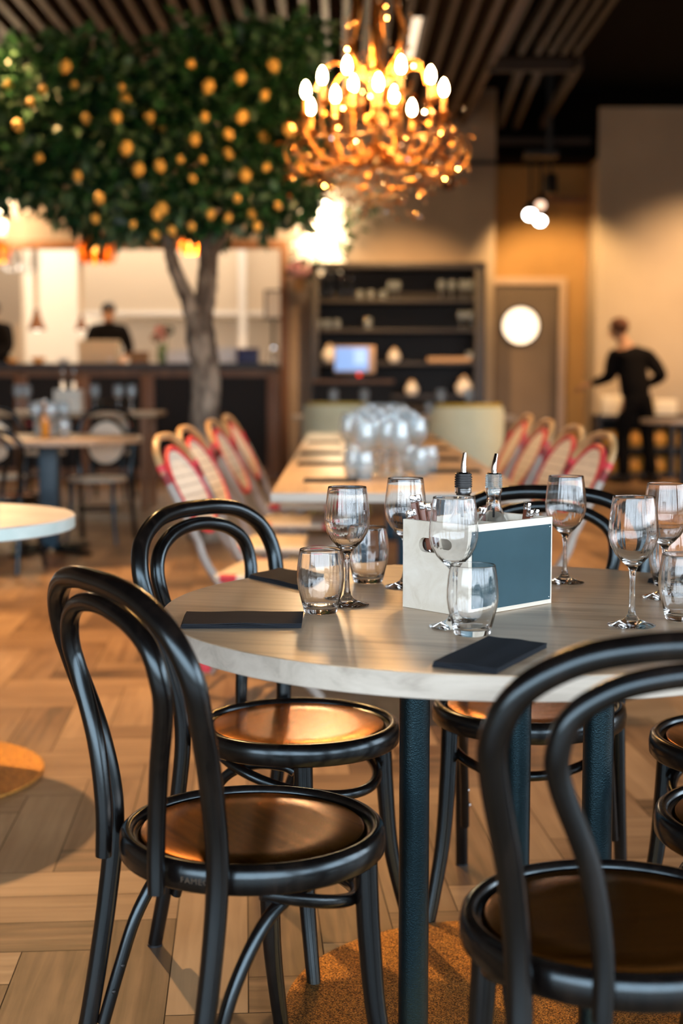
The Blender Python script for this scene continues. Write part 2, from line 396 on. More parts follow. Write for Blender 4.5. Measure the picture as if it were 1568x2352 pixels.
struct(MB().box2((XL - .2, WIN_Y - .2, 0), (XL, 20.9, ZC)).build('wall_left', M['plaster']))
RWY = 5.2
w = MB(); w.box2((XR, WIN_Y - .2, 0), (XR + .2, RWY, .35)); w.box2((XR, WIN_Y - .2, 3.2), (XR + .2, RWY, ZC)); w.box2((XR, RWY, 0), (XR + .2, YB + .9, ZC)); w.box2((XR, WIN_Y - .2, .35), (XR + .2, WIN_Y + .3, 3.2))
struct(w.build('wall_right', M['plaster_warm']))

X_POST = at(662, 700, YB).x; X_CW = at(1136, 600, YB).x; X_RW = at(1370, 600, YB).x
Z_OPEN = at(300, 556, YB).z; Z_CT = at(300, 834, YB - .45).z
w = MB()
w.box2((XL, YB, Z_OPEN), (X_POST, YB + .2, ZC)); w.box2((X_POST, YB, 0), (X_CW, YB + .2, ZC)); w.box2((XL, YB + .02, 0), (X_POST, YB + .18, Z_CT - .06))
struct(w.build('wall_back', M['plaster']))
ztr = at(1400, 246, YB).z
struct(MB().box2((X_RW, YB, 0), (XR, YB + .2, ztr)).build('wall_back_right', M['plaster_warm']))
struct(MB().box2((X_RW, YB - .02, ztr + .002), (XR, YB + .2, ZC - .002)).build('trim_4', M['black_ceiling']))
w = MB(); w.box2((X_CW - .05, YB + .7, 0), (X_RW + .3, YB + .9, at(1200, 368, YB + .7).z + .3))
struct(w.build('wall_recess', M['ochre']))
w = MB(); w.box2((X_RW, YB + .2, 0), (X_RW + .2, YB + .72, 3.95)); w.box2((X_CW - .2, YB + .2, 0), (X_CW, YB + .72, 3.95))
struct(w.build('wall_recess_side', M['plaster_warm']))
# dark bulkhead and bare rafters over the recess
zb = at(1200, 372, YB + .35).z
struct(MB().box2((X_CW + .005, YB + .02, zb), (X_RW - .005, YB + .68, ZC - .02)).build('trim_1', M['black_ceiling']))
struct(MB().box2((X_CW + .02, YB - .06, at(1200, 333, YB).z), (X_RW - .1, YB + .015, at(1200, 318, YB).z)).build('trim_2', M['louvre']))

# slatted ceiling panels
ZS = at(1075, 268, 16.0).z
sl = MB(); xs_edge = at(1075, 250, YB - .8).x
x = xs_edge; i = 0
while x > -6.9:
    sl.box2((x - .03, 5.5, ZS), (x + .03, YB - .02, ZS + .17)); x -= .172
struct(sl.build('ceiling_slats', M['slat'], smooth=False))
lv = MB(); y = 8.0
while y < YB - .05:
    lv.box((xs_edge / 2 - 3.4, y, ZS + .13), (xs_edge + 6.8, .028, .02), rx=R(35)); y += .11
struct(lv.build('ceiling_louvres', M['louvre'], smooth=False))
rf = MB()
zr = ZS + .02
for (xa, ya, xb, yb) in ((1195, 152, 1150, 282), (1238, 152, 1182, 290), (1332, 140, 1243, 290)):
    a = onz(xa, ya, zr); b = onz(xb, yb, zr); d = b - a
    rf.box((a + b) / 2, (.05, d.length, .12), rz=math.atan2(d.y, d.x) - PI / 2)
a = onz(1122, 150, zr); b = onz(1335, 150, zr); rf.box((a + b) / 2, ((b - a).length, .07, .12))
for px in (1215, 1265, 1310, 1345, 1378, 1412):
    a = onz(px, 0, zr); rf.box2((a.x - .022, 6.5, zr), (a.x + .022, 13.1, zr + .12))
struct(rf.build('ceiling_rafters', M['louvre'], smooth=False))

# daylight windows behind the viewer and along the right wall
WZ0, WZ1 = .35, 3.2
fr = MB()
fr.box2((XL, WIN_Y - .2, 0), (XR, WIN_Y, WZ0)); fr.box2((XL, WIN_Y - .2, WZ1), (XR, WIN_Y, ZC))
fr.box2((XL, WIN_Y - .2, WZ0), (-7.3, WIN_Y, WZ1)); fr.box2((6.8, WIN_Y - .2, WZ0), (XR, WIN_Y, WZ1))
struct(fr.build('wall_front', M['plaster']))
def window_bars(name, blind, x0, x1, put):
    mu = MB(); n = round((x1 - x0) / 1.3)
    for i in range(n + 1): put(mu, x0 + (x1 - x0) * i / n, -.06, (WZ0 + WZ1) / 2, .07, .1, WZ1 - WZ0, 0)
    for z in (WZ0 + .03, .85, WZ1 - .03): put(mu, (x0 + x1) / 2, -.06, z, x1 - x0, .09, .05, 0)
    struct(mu.build(name, M['window_frame']))
    bl = MB(); x = x0 + .08
    while x < x1: put(bl, x, .04, (WZ1 + 1.05) / 2, .024, .006, WZ1 - 1.05, R(20)); x += .17
    struct(bl.build(blind, M['white_ceramic'], smooth=False))
window_bars('window_1', 'window_2', -7.3, 6.8, lambda m, x, d, z, w, t, h, r: m.box((x, WIN_Y + d, z), (w, t, h), rz=r))
window_bars('window_3', 'window_4', WIN_Y + .3, RWY, lambda m, x, d, z, w, t, h, r: m.box((XR - d, x, z), (t, w, h), rz=r))

# kitchen beyond the pass-through
KZ = .38
struct(MB().box2((XL, YB + .2, -.1), (X_POST + .4, 20.7, KZ)).build('floor_kitchen', M['steel_hood']))
struct(MB().box2((XL, 20.5, KZ), (X_POST + .4, 20.7, ZC)).build('wall_kitchen', M['white_tile']))
struct(MB().box2((X_POST + .2, YB + .2, KZ), (X_POST + .4, 20.5, ZC)).build('wall_kitchen_side', M['white_tile']))
fr = MB(); fz0 = at(300, 573, YB - .05).z; fz1 = at(300, 552, YB - .05).z
fr.box2((XL + .01, YB - .08, fz0), (X_POST + .0, YB - .001, fz1), bev=.01)
xp0 = at(643, 700, YB - .05).x
fr.box2((xp0, YB - .08, 0), (X_POST, YB - .001, fz0 - .001), bev=.01)
struct(fr.build('trim_3', M['frame_wood']))

# serving counter
cn = thing('serving_counter', (0, YB - .3, 0), 'long dark panelled serving counter below the lit kitchen opening', 'counter')
x1 = xp0 - .01
MB().box2((XL + .02, -.22, Z_CT - .07), (x1, .28, Z_CT), bev=.008).build('countertop', M['dark_wood'], cn)
MB().box2((XL + .02, -.1, 0), (x1, .28, Z_CT - .072)).build('body', M['dark_panel'], cn)
for px in (-300, 50, 192, 340, 628):
    xx = at(px, 950, YB - .4).x
    MB().box((xx - .0, -.115, (Z_CT - .08) / 2 + .02), (.15, .03, Z_CT - .16), bev=.005).build('stile', M['frame_wood'], cn)
MB().box2((XL + .02, -.125, .0), (x1, -.1, .12)).build('plinth', M['frame_wood'], cn)
MB().box2((XL + .02, -.125, Z_CT - .16), (x1, -.1, Z_CT - .073)).build('rail', M['frame_wood'], cn)

# kitchen hood and column
h = thing('extraction_hood', (0, 19.2, 0), 'large beige extraction hood hanging at the back of the kitchen', 'hood')
hz0 = at(400, 716, 19.0).z; hz1 = at(400, 590, 19.0).z
xa = at(195, 650, 19).x; xb = at(655, 650, 19).x
MB().prism([(xa, -.35, hz0), (xb, -.35, hz0), (xb, 1.2, hz0), (xa, 1.2, hz0)], hz1 - hz0 + .5).build('canopy', M['steel_hood'], h)
MB().box2((xa - .02, -.37, hz0 - .05), (xb + .02, 1.2, hz0 - .001)).build('rim', M['white_ceramic'], h)
xq = at(556, 650, 18.7).x
MB().box2((xq - .05, -.52, KZ), (xq + .05, -.40, hz1 + .5)).build('pipe', M['white_ceramic'], h)
struct(MB().box2((at(-200, 700, 18).x, 18.2, KZ), (at(50, 700, 18.2).x, 18.4, ZC)).build('wall_kitchen_partition', M['steel_hood']))

# door with porthole
YD = YB + .7
dx0 = at(1137, 700, YD).x; dx1 = at(1282, 700, YD).x; dzt = at(1200, 656, YD).z
dr = MB().box2((dx0, YD - .05, 0), (dx1, YD - .005, dzt)).build('door_1', M['door']); struct(dr)
f1 = MB(); fx1 = at(1298, 700, YD).x; fzt = at(1200, 638, YD).z
f1.box2((dx1 + .002, YD - .09, 0), (fx1, YD - .003, fzt), bev=.006); f1.box2((dx0 - .05, YD - .09, dzt + .002), (dx1, YD - .003, fzt), bev=.006)
struct(f1.build('door_frame', M['door_trim'], dr))
pc = at(1195, 748, YD - .06)
rot = Matrix.Rotation(PI / 2, 4, 'X')
struct(MB().lathe([(0, 0), (.225, 0), (.225, .02), (0, .02)], 40, (pc.x, YD - .052, pc.z), rot).build('door_window', M['porthole'], dr))
struct(MB().lathe([(.222, -.004), (.25, -.004), (.25, .03), (.222, .03), (.222, -.004)], 40, (pc.x, YD - .052, pc.z), rot).build('door_window_frame', M['dark_panel'], dr))
bs = MB(); bs.box2((X_RW, YB - .02, 0), (XR, YB - .001, .12)); struct(bs.build('baseboard_back', M['dark_panel']))

# ------------------------------------------------------------------ main round table
TX, TY, TR = .2624, 2.4324, .577
tb = thing('round_table', (TX, TY, 0), 'large round grey oak table set with stemmed glasses and a chalkboard caddy', 'table')
MB().lathe([(0, .7495), (TR - .001, .7495), (TR, .7485), (TR, .7485), (TR, .7482), (0, .7482)], 128).build('tabletop', M['oak_top'], tb)
MB().lathe([(0, .7125), (TR - .001, .7125), (TR, .7135), (TR, .7481), (0, .7481)], 128).build('edge_band', M['oak_edge'], tb)
MB().lathe([(0, .7121), (TR - .002, .7121), (TR - .002, .71245), (0, .71245)], 96).build('darkened_underside', M['black_ceiling'], tb)  # black sheet added so the seats mirror dark
for px, Yp in ((951, 2.33), (1186, 2.62), (1371, 2.33)):
    q = at(px, 1850, Yp)
    pm = MB().lathe([(0, .006), (.0262, .006), (.0262, .7119), (0, .7119)], 32, (q.x - TX, q.y - TY, 0)).build('pole', M['steel_black'], tb)
    MB().lathe([(.0264, .0121), (.034, .0121), (.034, .0165), (.0264, .0165), (.0264, .0121)], 28, (q.x - TX, q.y - TY, 0)).build('weld_collar', M['steel_black'], pm)
MB().lathe([(0, .001), (.40, .001), (.402, .003), (.402, .010), (.400, .012), (0, .012)], 96, (.035, 0, 0)).build('base_plate', M['base_disc'], tb)

# ------------------------------------------------------------------ bentwood chairs
def make_chair(name, x, y, ang, label, top=.868, group='bentwood chairs around the large round table', mark=False):
    t = thing(name, (x, y, 0), label, 'chair', R(ang) - PI / 2, group)
    zt = top - .868
    o_ = MB()
    L_ = [(-.187, -.228, 0.004), (-.183, -.200, .14), (-.179, -.170, .32), (-.178, -.157, .46), (-.193, -.172, .58), (-.222, -.204, .705 + zt * .5), (-.2265, -.220, .765 + zt), (-.200, -.236, .818 + zt), (-.14, -.249, .853 + zt), (-.07, -.256, .866 + zt)]
    pts = L_ + [(0, -.257, .868 + zt)] + [(-a, b, c) for a, b, c in L_[::-1]]
    o_.tube(pts, [.0145, .0155, .0165, .0172, .0172, .0172, .0172, .0172, .0172, .0172, .0172, .0172, .0165, .0155, .0145], n=16, k=7)
    fr = o_.build('back_frame', M['bentwood'], t, angle=60)
    I_ = [(-.094, -.212, .418), (-.094, -.2105, .50), (-.112, -.214, .60), (-.150, -.224, .70 + zt * .5), (-.158, -.233, .748 + zt), (-.142, -.240, .790 + zt), (-.10, -.247, .818 + zt), (-.05, -.252, .831 + zt)]
    MB().tube(I_ + [(0, -.253, .835 + zt)] + [(-a, b, c) for a, b, c in I_[::-1]], [.0125, .0145, .0145, .0145, .0145, .0145, .0125], n=16, k=7).build('inner_hoop', M['bentwood'], t, angle=60)
    MB().lathe([(.176, .418), (.204, .418), (.2075, .422), (.2085, .440), (.206, .455), (.200, .4605), (.193, .4615), (.188, .459), (.186, .452), (.180, .450), (.176, .446), (.176, .418)], 72).build('seat_ring', M['bentwood'], t, angle=50)
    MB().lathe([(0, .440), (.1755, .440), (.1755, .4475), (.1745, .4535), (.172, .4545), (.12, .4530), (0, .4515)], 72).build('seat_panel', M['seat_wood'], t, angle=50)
    for s in (-1, 1):
        MB().tube([(s * .150, .112, .4175), (s * .153, .117, .30), (s * .162, .128, .16), (s * .183, .158, .004)], [.0185, .018, .016, .0130], n=14).build('leg', M['bentwood'], t, angle=60)
        MB().tube([(s * .143, .088, .400), (s * .147, .066, .409), (s * .153, .0, .404), (s * .160, -.065, .372), (s * .165, -.122, .290), (s * .168, -.156, .20), (s * .172, -.184, .11)], .0105, n=12).build('side_brace', M['bentwood'], t, angle=60)
        for zz in (.165, .205): MB().ball((s * .1585, -.171 + (zz - .165) * .40, zz), .0036, (.7, 1, 1), 8, 6).build('screw', M['chrome' if ang == 254 else 'black_metal'], t)
        MB().lathe([(0, 0), (.0145, 0), (.0145, .004), (0, .004)], 14, (s * .183, .158, 0)).build('glide', M['black_rubber'], t)
        MB().lathe([(0, 0), (.0155, 0), (.0155, .004), (0, .004)], 14, (s * .187, -.228, 0)).build('glide', M['black_rubber'], t)
    h = [(math.sin(a) * .172, math.cos(a) * .172 - .012, .412 - .072 * max(0, math.cos(a * .80)) ** 1.1) for a in [R(-112 + 224 * i / 16) for i in range(17)]]
    MB().tube(h, .0105, n=12, k=3).build('hoop_brace', M['bentwood'], t, angle=60)
    if mark:
        cu = bpy.data.curves.new('maker_mark', 'FONT'); cu.body = 'FAMEG'; cu.size = .0135; cu.align_x = 'CENTER'; cu.extrude = .0002; cu.space_character = 1.12
        tmp = bpy.data.objects.new('maker_mark', cu); col.objects.link(tmp)
        bpy.context.view_layer.update()
        me = bpy.data.meshes.new_from_object(tmp.evaluated_get(bpy.context.evaluated_depsgraph_get()))
        bpy.data.objects.remove(tmp); a0 = R(mark)
        for v in me.vertices:
            a = a0 + v.co.x / .209; rr = .2090 + v.co.z
            v.co = (rr * math.cos(a), rr * math.sin(a), .433 + v.co.y * .9)
        me.materials.clear(); me.materials.append(M['spill'])
        q = bpy.data.objects.new('maker_mark', me); col.objects.link(q); q.parent = t
        q['label'] = 'small pale maker stamp on the seat edge'
    return t
CH = 'bentwood_chair'
make_chair(CH, -.1388, 2.1136, 33, 'dark bentwood chair at the left front of the table, maker stamp on seat edge', .862, mark=-53)
make_chair(CH, -.0888, 2.7681, -32, 'dark bentwood chair behind the left side of the round table, amber glow painted into its seat', .882)
make_chair(CH, .4039, 2.9329, 254, 'dark bentwood chair behind the round table, its hoop rising behind the chalkboard caddy', .893)
make_chair(CH, .3626, 1.7466, 98, 'nearest dark bentwood chair, seen from behind with its dark mirroring seat', .862)
e5 = onz(1505, 1690, .46); make_chair(CH, e5.x + .20, e5.y + .0, 197, 'dark bentwood chair cut off at the right edge, the farther of two', .87)
f6 = onz(1520, 1868, .46); make_chair(CH, f6.x + .20, f6.y + .0, 160, 'dark bentwood chair cut off at the right edge, the nearer of two', .87)

# ------------------------------------------------------------------ glasses
ZT = .7500
def ribs(b, n_rib, z0, z1, amp, inner):
    for v in b.bm.verts:
        r = math.hypot(v.co.x, v.co.y)
        if z0 < v.co.z < z1 and r > .012:
            w_ = min((v.co.z - z0) / .02, (z1 - v.co.z) / .02, 1); k_ = 1 + amp * w_ * math.cos(n_rib * math.atan2(v.co.y, v.co.x)) / r
            v.co.x *= k_; v.co.y *= k_
    return b
def wine_mesh(n=48):
    return MB().lathe([(0, 0), (.034, 0), (.0385, .0006), (.0392, .0018), (.036, .0032), (.024, .0062), (.012, .0115), (.0068, .019), (.0046, .032), (.0040, .055), (.0041, .078), (.0052, .090), (.0085, .0975), (.0175, .1055), (.0285, .1175), (.0365, .132), (.0402, .147), (.0401, .161), (.0386, .178), (.0362, .198), (.0344, .2105), (.03415, .2122), (.0338, .2128), (.03345, .2122), (.0335, .2105),
        (.0352, .198), (.0375, .178), (.0390, .161), (.0391, .147), (.0354, .133), (.0274, .1192), (.0165, .1085), (.008, .1045), (0, .1035)], n)
def tumbler_mesh(n=48):
    return MB().lathe([(0, 0), (.024, 0), (.0275, .0012), (.0290, .004), (.0335, .022), (.0385, .042), (.0408, .058), (.0408, .071), (.0393, .088), (.0368, .105), (.0359, .1100), (.03565, .1114), (.0353, .1119), (.03495, .1114), (.0349, .1100),
        (.0356, .105), (.0379, .088), (.0393, .071), (.0392, .058), (.0367, .042), (.0312, .022), (.0265, .0125), (.018, .0105), (0, .010)], n)
def one_glass(px, py, kind, label, z=ZT, dy=0):
    p = onz(px, py, z)
    o = ribs(*((wine_mesh(128), 32, .100, .209) if kind == 'wine_glass' else (tumbler_mesh(128), 32, .012, .108)), .00007, True).build(kind, M['glass'], angle=75)
    o.location = (p.x, p.y + dy, z); tag(o, label, 'glass', 'stemmed wine glasses on the round table' if kind == 'wine_glass' else 'tumblers on the round table'); return o
one_glass(797, 1390, 'wine_glass', 'clear stemmed wine glass at left, between the two left tumblers')
one_glass(930, 1348, 'wine_glass', 'clear stemmed wine glass half hidden behind the left end of the caddy')
one_glass(1040, 1440, 'wine_glass', 'clear stemmed wine glass in front of the caddy handle slot')
one_glass(1296, 1338, 'wine_glass', 'clear stemmed wine glass just right of the chalkboard caddy, before the chair hoop')
one_glass(1450, 1437, 'wine_glass', 'clear stemmed wine glass standing alone in front at the right of the table')
one_glass(1524, 1373, 'wine_glass', 'clear stemmed wine glass at the right edge, farthest of the right-hand group')
one_glass(736, 1408, 'tumbler', 'round clear tumbler at left beside the flat black napkin')
one_glass(845, 1338, 'tumbler', 'round clear tumbler behind the leftmost wine glass')
one_glass(1084, 1458, 'tumbler', 'round clear tumbler in front of the chalkboard caddy')
one_glass(1567, 1424, 'tumbler', 'round clear tumbler cut off at the right edge of the picture')
one_glass(1536, 1346, 'tumbler', 'round clear tumbler at right, seen behind the rightmost wine glass stem')

# ------------------------------------------------------------------ napkins
def napkin(pts, label, z=ZT, name='napkin', group='black napkins on the round table', layers=4):
    """folded paper napkin: pts are its four corners on the table (folded edge last)"""
    P = [Vector((p[0], p[1], 0)) for p in pts]; c = sum(P, Vector()) / 4
    b = MB(); t = .0014
    r2 = random.Random(len(label))
    N = 14
    for L in range(layers):
        off = .0012 * (L - 1.5); sh = 1 - .004 * L
        g0 = []; g1 = []
        for i in range(N + 1):
            row0 = []; row1 = []
            for j in range(5):
                u, v = i / N, j / 4
                q = (P[0] * (1 - u) + P[1] * u) * (1 - v) + (P[3] * (1 - u) + P[2] * u) * v
                q = c + (q - c) * sh + Vector((off * .6, off, 0))
                wv = (.0009 * math.sin(u * 9 + L) + .0006 * math.sin(v * 7 + u * 5)) * (L / 3)
                zz = .0004 + L * .0019 + max(wv, -.0003)
                row0.append(b.bm.verts.new((q.x - c.x, q.y - c.y, zz))); row1.append(b.bm.verts.new((q.x - c.x, q.y - c.y, zz + t)))
            g0.append(row0); g1.append(row1)
        for i in range(N):
            for j in range(4):
                b.bm.faces.new((g1[i][j], g1[i + 1][j], g1[i + 1][j + 1], g1[i][j + 1])); b.bm.faces.new((g0[i][j], g0[i][j + 1], g0[i + 1][j + 1], g0[i + 1][j]))
        for j in range(4):
            b.bm.faces.new((g0[0][j], g1[0][j], g1[0][j + 1], g0[0][j + 1])); b.bm.faces.new((g0[N][j], g0[N][j + 1], g1[N][j + 1], g1[N][j]))
        for i in range(N):
            b.bm.faces.new((g0[i][0], g0[i + 1][0], g1[i + 1][0], g1[i][0])); b.bm.faces.new((g0[i][4], g1[i][4], g1[i + 1][4], g0[i + 1][4]))
    o = b.build(name, M['napkin'], angle=50); o.location = (c.x, c.y, z)
    return tag(o, label, 'napkin', group)
napkin([onz(415, 1444, ZT), onz(693, 1443, ZT), onz(697, 1414, ZT), onz(425, 1415, ZT)], 'flat folded black napkin at the left edge of the table, in front of the tumbler')
napkin([onz(572, 1328, ZT), onz(700, 1357, ZT), onz(745, 1330, ZT), onz(640, 1312, ZT)], 'folded black napkin lying behind the leftmost tumbler')
napkin([onz(992, 1532, ZT), onz(1140, 1549, ZT), onz(1256, 1488, ZT), onz(1120, 1472, ZT)], 'folded black napkin at the front of the table behind the nearest chair')
napkin([onz(1487, 1338, ZT), onz(1560, 1350, ZT), onz(1620, 1332, ZT), onz(1545, 1322, ZT)], 'black napkin just showing behind the glasses at the right edge')

# ------------------------------------------------------------------ chalkboard caddy
c0 = onz(1074, 1418, ZT); A1 = R(43); dl = Vector((math.cos(A1), math.sin(A1), 0)); ds = Vector((-math.sin(A1), math.cos(A1), 0))
def hit(px, c, d):       # distance along d from c to the sight line of column px
    k_ = (px - 784) / F_PX * 1.016
    return (k_ * c.y - c.x) / (d.x - k_ * d.y)
LL, SS, HH = hit(1263, c0, dl), hit(924, c0, ds), .1565
cd = thing('cutlery_caddy', (c0.x, c0.y, ZT), 'pale wooden table caddy with a chalkboard side and handle slot', 'caddy', A1)
TH = .009
def slot_panel(x):
    """short end with a rounded handle slot; panel spans y 0..SS, z 0..HH"""
    b = MB(); cy_, cz, hw, hr = SS / 2, HH * .735, .026, .0125
    inner = [(cy_ + s * hw + hr * math.cos(a), cz + hr * math.sin(a)) for s, rng in ((1, range(-90, 91, 15)), (-1, range(90, 271, 15))) for a in [R(q) for q in rng]]
    outer = []
    for (yy, zz) in inner:
        dy, dz = yy - cy_, zz - cz
        k1 = ((SS / 2) / abs(dy)) if abs(dy) > 1e-6 else 1e9
        k2 = ((HH - cz) / dz) if dz > 1e-6 else ((cz / -dz) if dz < -1e-6 else 1e9)
        kk = min(k1, k2); outer.append((cy_ + dy * kk, cz + dz * kk))
    cs = [(0, 0), (SS, 0), (SS, HH), (0, HH)]
    for X in (x, x + TH):
        vi = [b.bm.verts.new((X, p[0], p[1])) for p in inner]; vo = [b.bm.verts.new((X, p[0], p[1])) for p in outer]
        n = len(vi)
        for i in range(n):
            j = (i + 1) % n; a, d = outer[i], outer[j]
            fs = [vi[i], vo[i]]
            def peri(p):
                y_, z_ = p
                if abs(y_ - SS) < 1e-6: return 0 + z_ / HH
                if abs(z_ - HH) < 1e-6: return 1 + (SS - y_) / SS
                if abs(y_) < 1e-6: return 2 + (HH - z_) / HH
                return 3 + y_ / SS
            pa_, pd_ = peri(a), peri(d)
            if pd_ < pa_ - 1e-6: pd_ += 4
            for kq_ in range(1, 8):
                if pa_ + 1e-6 < kq_ < pd_ - 1e-6:
                    q = ((SS, HH), (0, HH), (0, 0), (SS, 0))[(kq_ - 1) % 4]; fs.append(b.bm.verts.new((X, q[0], q[1])))
            fs += [vo[j], vi[j]]; b.bm.faces.new(fs)
        if X == x: v1 = vi
        else: v2 = vi
    for i in range(len(v1)): b.bm.faces.new((v1[i], v1[(i + 1) % len(v1)], v2[(i + 1) % len(v1)], v2[i]))
    for p, q in ((cs[0], cs[1]), (cs[1], cs[2]), (cs[2], cs[3]), (cs[3], cs[0])):
        b.poly([(x, *p), (x, *q), (x + TH, *q), (x + TH, *p)])
    bmesh.ops.remove_doubles(b.bm, verts=b.bm.verts, dist=1e-5)
    return b
slot_panel(0).build('end_panel', M['poplar'], cd, angle=30); slot_panel(LL - TH).build('end_panel', M['poplar'], cd, angle=30)
for yy in (0, SS - TH): MB().box2((TH + .0002, yy, 0), (LL - TH - .0002, yy + TH, HH), bev=.0008).build('side_panel', M['poplar'], cd)
MB().box2((TH + .0003, TH + .0003, .002), (LL - TH - .0003, SS - TH - .0003, .008)).build('floor_panel', M['poplar'], cd)
MB().box2((TH + .0003, SS * .5 - .003, .0085), (LL - TH - .0003, SS * .5 + .003, HH * .93)).build('divider', M['poplar'], cd)
for xx in (LL * .36, LL * .68): MB().box2((xx, TH + .0003, .0085), (xx + .005, SS * .5 - .0035, HH * .93)).build('divider', M['poplar'], cd)
for xx in (LL * .36, LL * .68): MB().box2((xx, SS * .5 + .0035, .0085), (xx + .005, SS - TH - .0003, HH * .93)).build('divider', M['poplar'], cd)
cb = MB().box2((.009, -.0022, .008), (LL - .006, -.0002, HH - .0125)).build('chalkboard', M['chalk'], cd)
for xx in (.013, LL - .010):
    for zz in (.0125, HH - .017): MB().ball((xx, -.0024, zz), .0011, (1, .5, 1), 8, 6).build('pin', M['chrome'], cb)
MB().box2((.008, SS + .0002, .008), (LL - .008, SS + .0022, HH - .0125)).build('chalkboard', M['chalk'], cd)
def cad(x, y, z=0): return c0 + dl * x + ds * y + Vector((0, 0, z))

def bottle(name, x, y, label, stopper, liquid, ztop, lean):
    q = cad(x, y, .0087); t = thing(name, q, label, 'bottle', A1, 'pourer bottles in the caddy')
    S = ztop - ZT - .0087
    zb_ = S - .062   # bottle mouth
    MB().lathe([(0, 0), (.026, 0), (.029, .003), (.029, zb_ - .075), (.027, zb_ - .060), (.018, zb_ - .044), (.0135, zb_ - .034), (.0128, zb_ - .012), (.0150, zb_ - .010), (.0150, zb_ - .002), (.0140, zb_),
        (.0118, zb_), (.0112, zb_ - .034), (.016, zb_ - .046), (.0255, zb_ - .062), (.0268, zb_ - .076), (.0268, .005), (0, .005)], 36).build('bottle_body', M['glass'], t, angle=60)
    MB().lathe([(0, .0056), (.0262, .0056), (.0262, zb_ * .45), (0, zb_ * .45)], 28).build('liquid', M[liquid], t)
    pf = [(0, zb_ - .012), (.0105, zb_ - .012), (.0105, zb_ + .0002)]
    for i in range(5): z0 = zb_ + .0003 + i * .0042; pf += [(.0158, z0), (.0158, z0 + .0024), (.0138, z0 + .0028), (.0138, z0 + .0040)]
    pf += [(.0150, zb_ + .0215), (.0150, zb_ + .0245), (.0138, zb_ + .0252), (0, zb_ + .0252)]
    MB().lathe(pf, 32).build('stopper', M[stopper], t, angle=40)
    MB().lathe([(0, zb_ + .0253), (.0128, zb_ + .0253), (.0120, zb_ + .0275), (0, zb_ + .0278)], 28).build('collar', M['chrome'], t)
    MB().tube([(0, 0, zb_ + .0278), (0, 0, zb_ + .036), (lean * .25, 0, zb_ + .046), (lean, 0, S)], [.0058, .0055, .0048, .0034], n=16, flat=(1, .8)).build('spout', M['chrome'], t, angle=50)
    MB().tube([(.002, 0, zb_ - .0125), (.001, .001, zb_ - .055)], .002, n=8, smooth=False).build('air_tube', M['black_rubber'], t)
pa = at(1060, 1042, c0.y + .13); pb = at(1132, 1047, c0.y + .15)
def cad_xy(px, y):       # caddy x for sight column px at caddy depth row y
    o = c0 + ds * y; return hit(px, o, dl)
bottle('vinegar_bottle', cad_xy(1060, SS * .74), SS * .74, 'glass bottle with ribbed black stopper and steel pourer, in the caddy', 'black_rubber', 'vinegar', pa.z, .003)
bottle('oil_bottle', cad_xy(1129, SS * .73), SS * .73, 'glass bottle with ribbed clear stopper and bent steel pourer, in the caddy', 'clear_plastic', 'oil', pb.z, .006)

def cutlery(px, py, row, lean, label, wide=.0085, fixed='x'):
    """handle end seen at the pixel, standing in the caddy; row is the fixed caddy coordinate of its top"""
    if fixed == 'x': xt = row; yt = hit(px, c0 + dl * row, ds)
    else: yt = row; xt = cad_xy(px, row)
    p = cad(xt, yt); k_ = at(px, py, p.y); top = Vector((p.x, p.y, k_.z))
    bot = cad(min(max(xt + lean[0], .018), LL - .018), min(max(yt + lean[1], .018), SS - .018), .011)
    d = (top - bot).normalized(); Lg = (top - bot).length
    t = bpy.data.objects.new('cutlery', None); col.objects.link(t); t.location = bot
    t.rotation_euler = d.to_track_quat('Z', 'Y').to_euler()
    tag(t, label, 'cutlery', 'wooden handled cutlery in the caddy')
    MB().box2((-wide * .5, -.0048, Lg - .013), (wide * .5 + .001, .0048, Lg), bev=.002).build('end_cap', M['chrome'], t)
    MB().box2((-wide * .5, -.0045, Lg - .085), (wide * .5, .0045, Lg - .0131), bev=.0012).build('handle', M['cutlery_wood'], t)
    for zz in (.03, .06): MB().ball((0, -.0046, Lg - zz), .0012, (1, .5, 1), 8, 6).build('rivet', M['chrome'], t)
    MB().box2((-wide * .42, -.0012, 0), (wide * .42, .0012, Lg - .0852), bev=.0005).build('blade', M['chrome'], t)
W_ = 'wooden handled cutlery, '
cutlery(944, 1138, .020, (.02, -.034), W_ + 'tallest piece at the left end of the caddy')
cutlery(957, 1136, .032, (.02, -.034), W_ + 'steel topped piece right beside the tallest at the left')
cutlery(966, 1153, .016, (.015, -.030), W_ + 'third tallest piece in the left cluster of the caddy', .010)
cutlery(981, 1156, .026, (.015, -.030), W_ + 'short piece nearest the front wine glass bowl')
cutlery(935, 1173, .013, (.012, -.040), W_ + 'lowest piece leaning farthest out at left')
cutlery(948, 1168, .022, (.012, -.038), W_ + 'low piece second from the left end')
cutlery(1102, 1164, SS * .86, (.012, -.004), W_ + 'single piece peeping out left of the clear stopper bottle', fixed='y')
cutlery(1207, 1155, SS * .24, (-.034, 0), W_ + 'tallest piece of the three at the right end', .010, 'y')
cutlery(1213, 1171, SS * .14, (-.024, 0), W_ + 'middle piece of the three at the right end', .010, 'y')
cutlery(1226, 1170, SS * .30, (-.028, 0), W_ + 'rightmost piece of the three at the right end', .010, 'y')

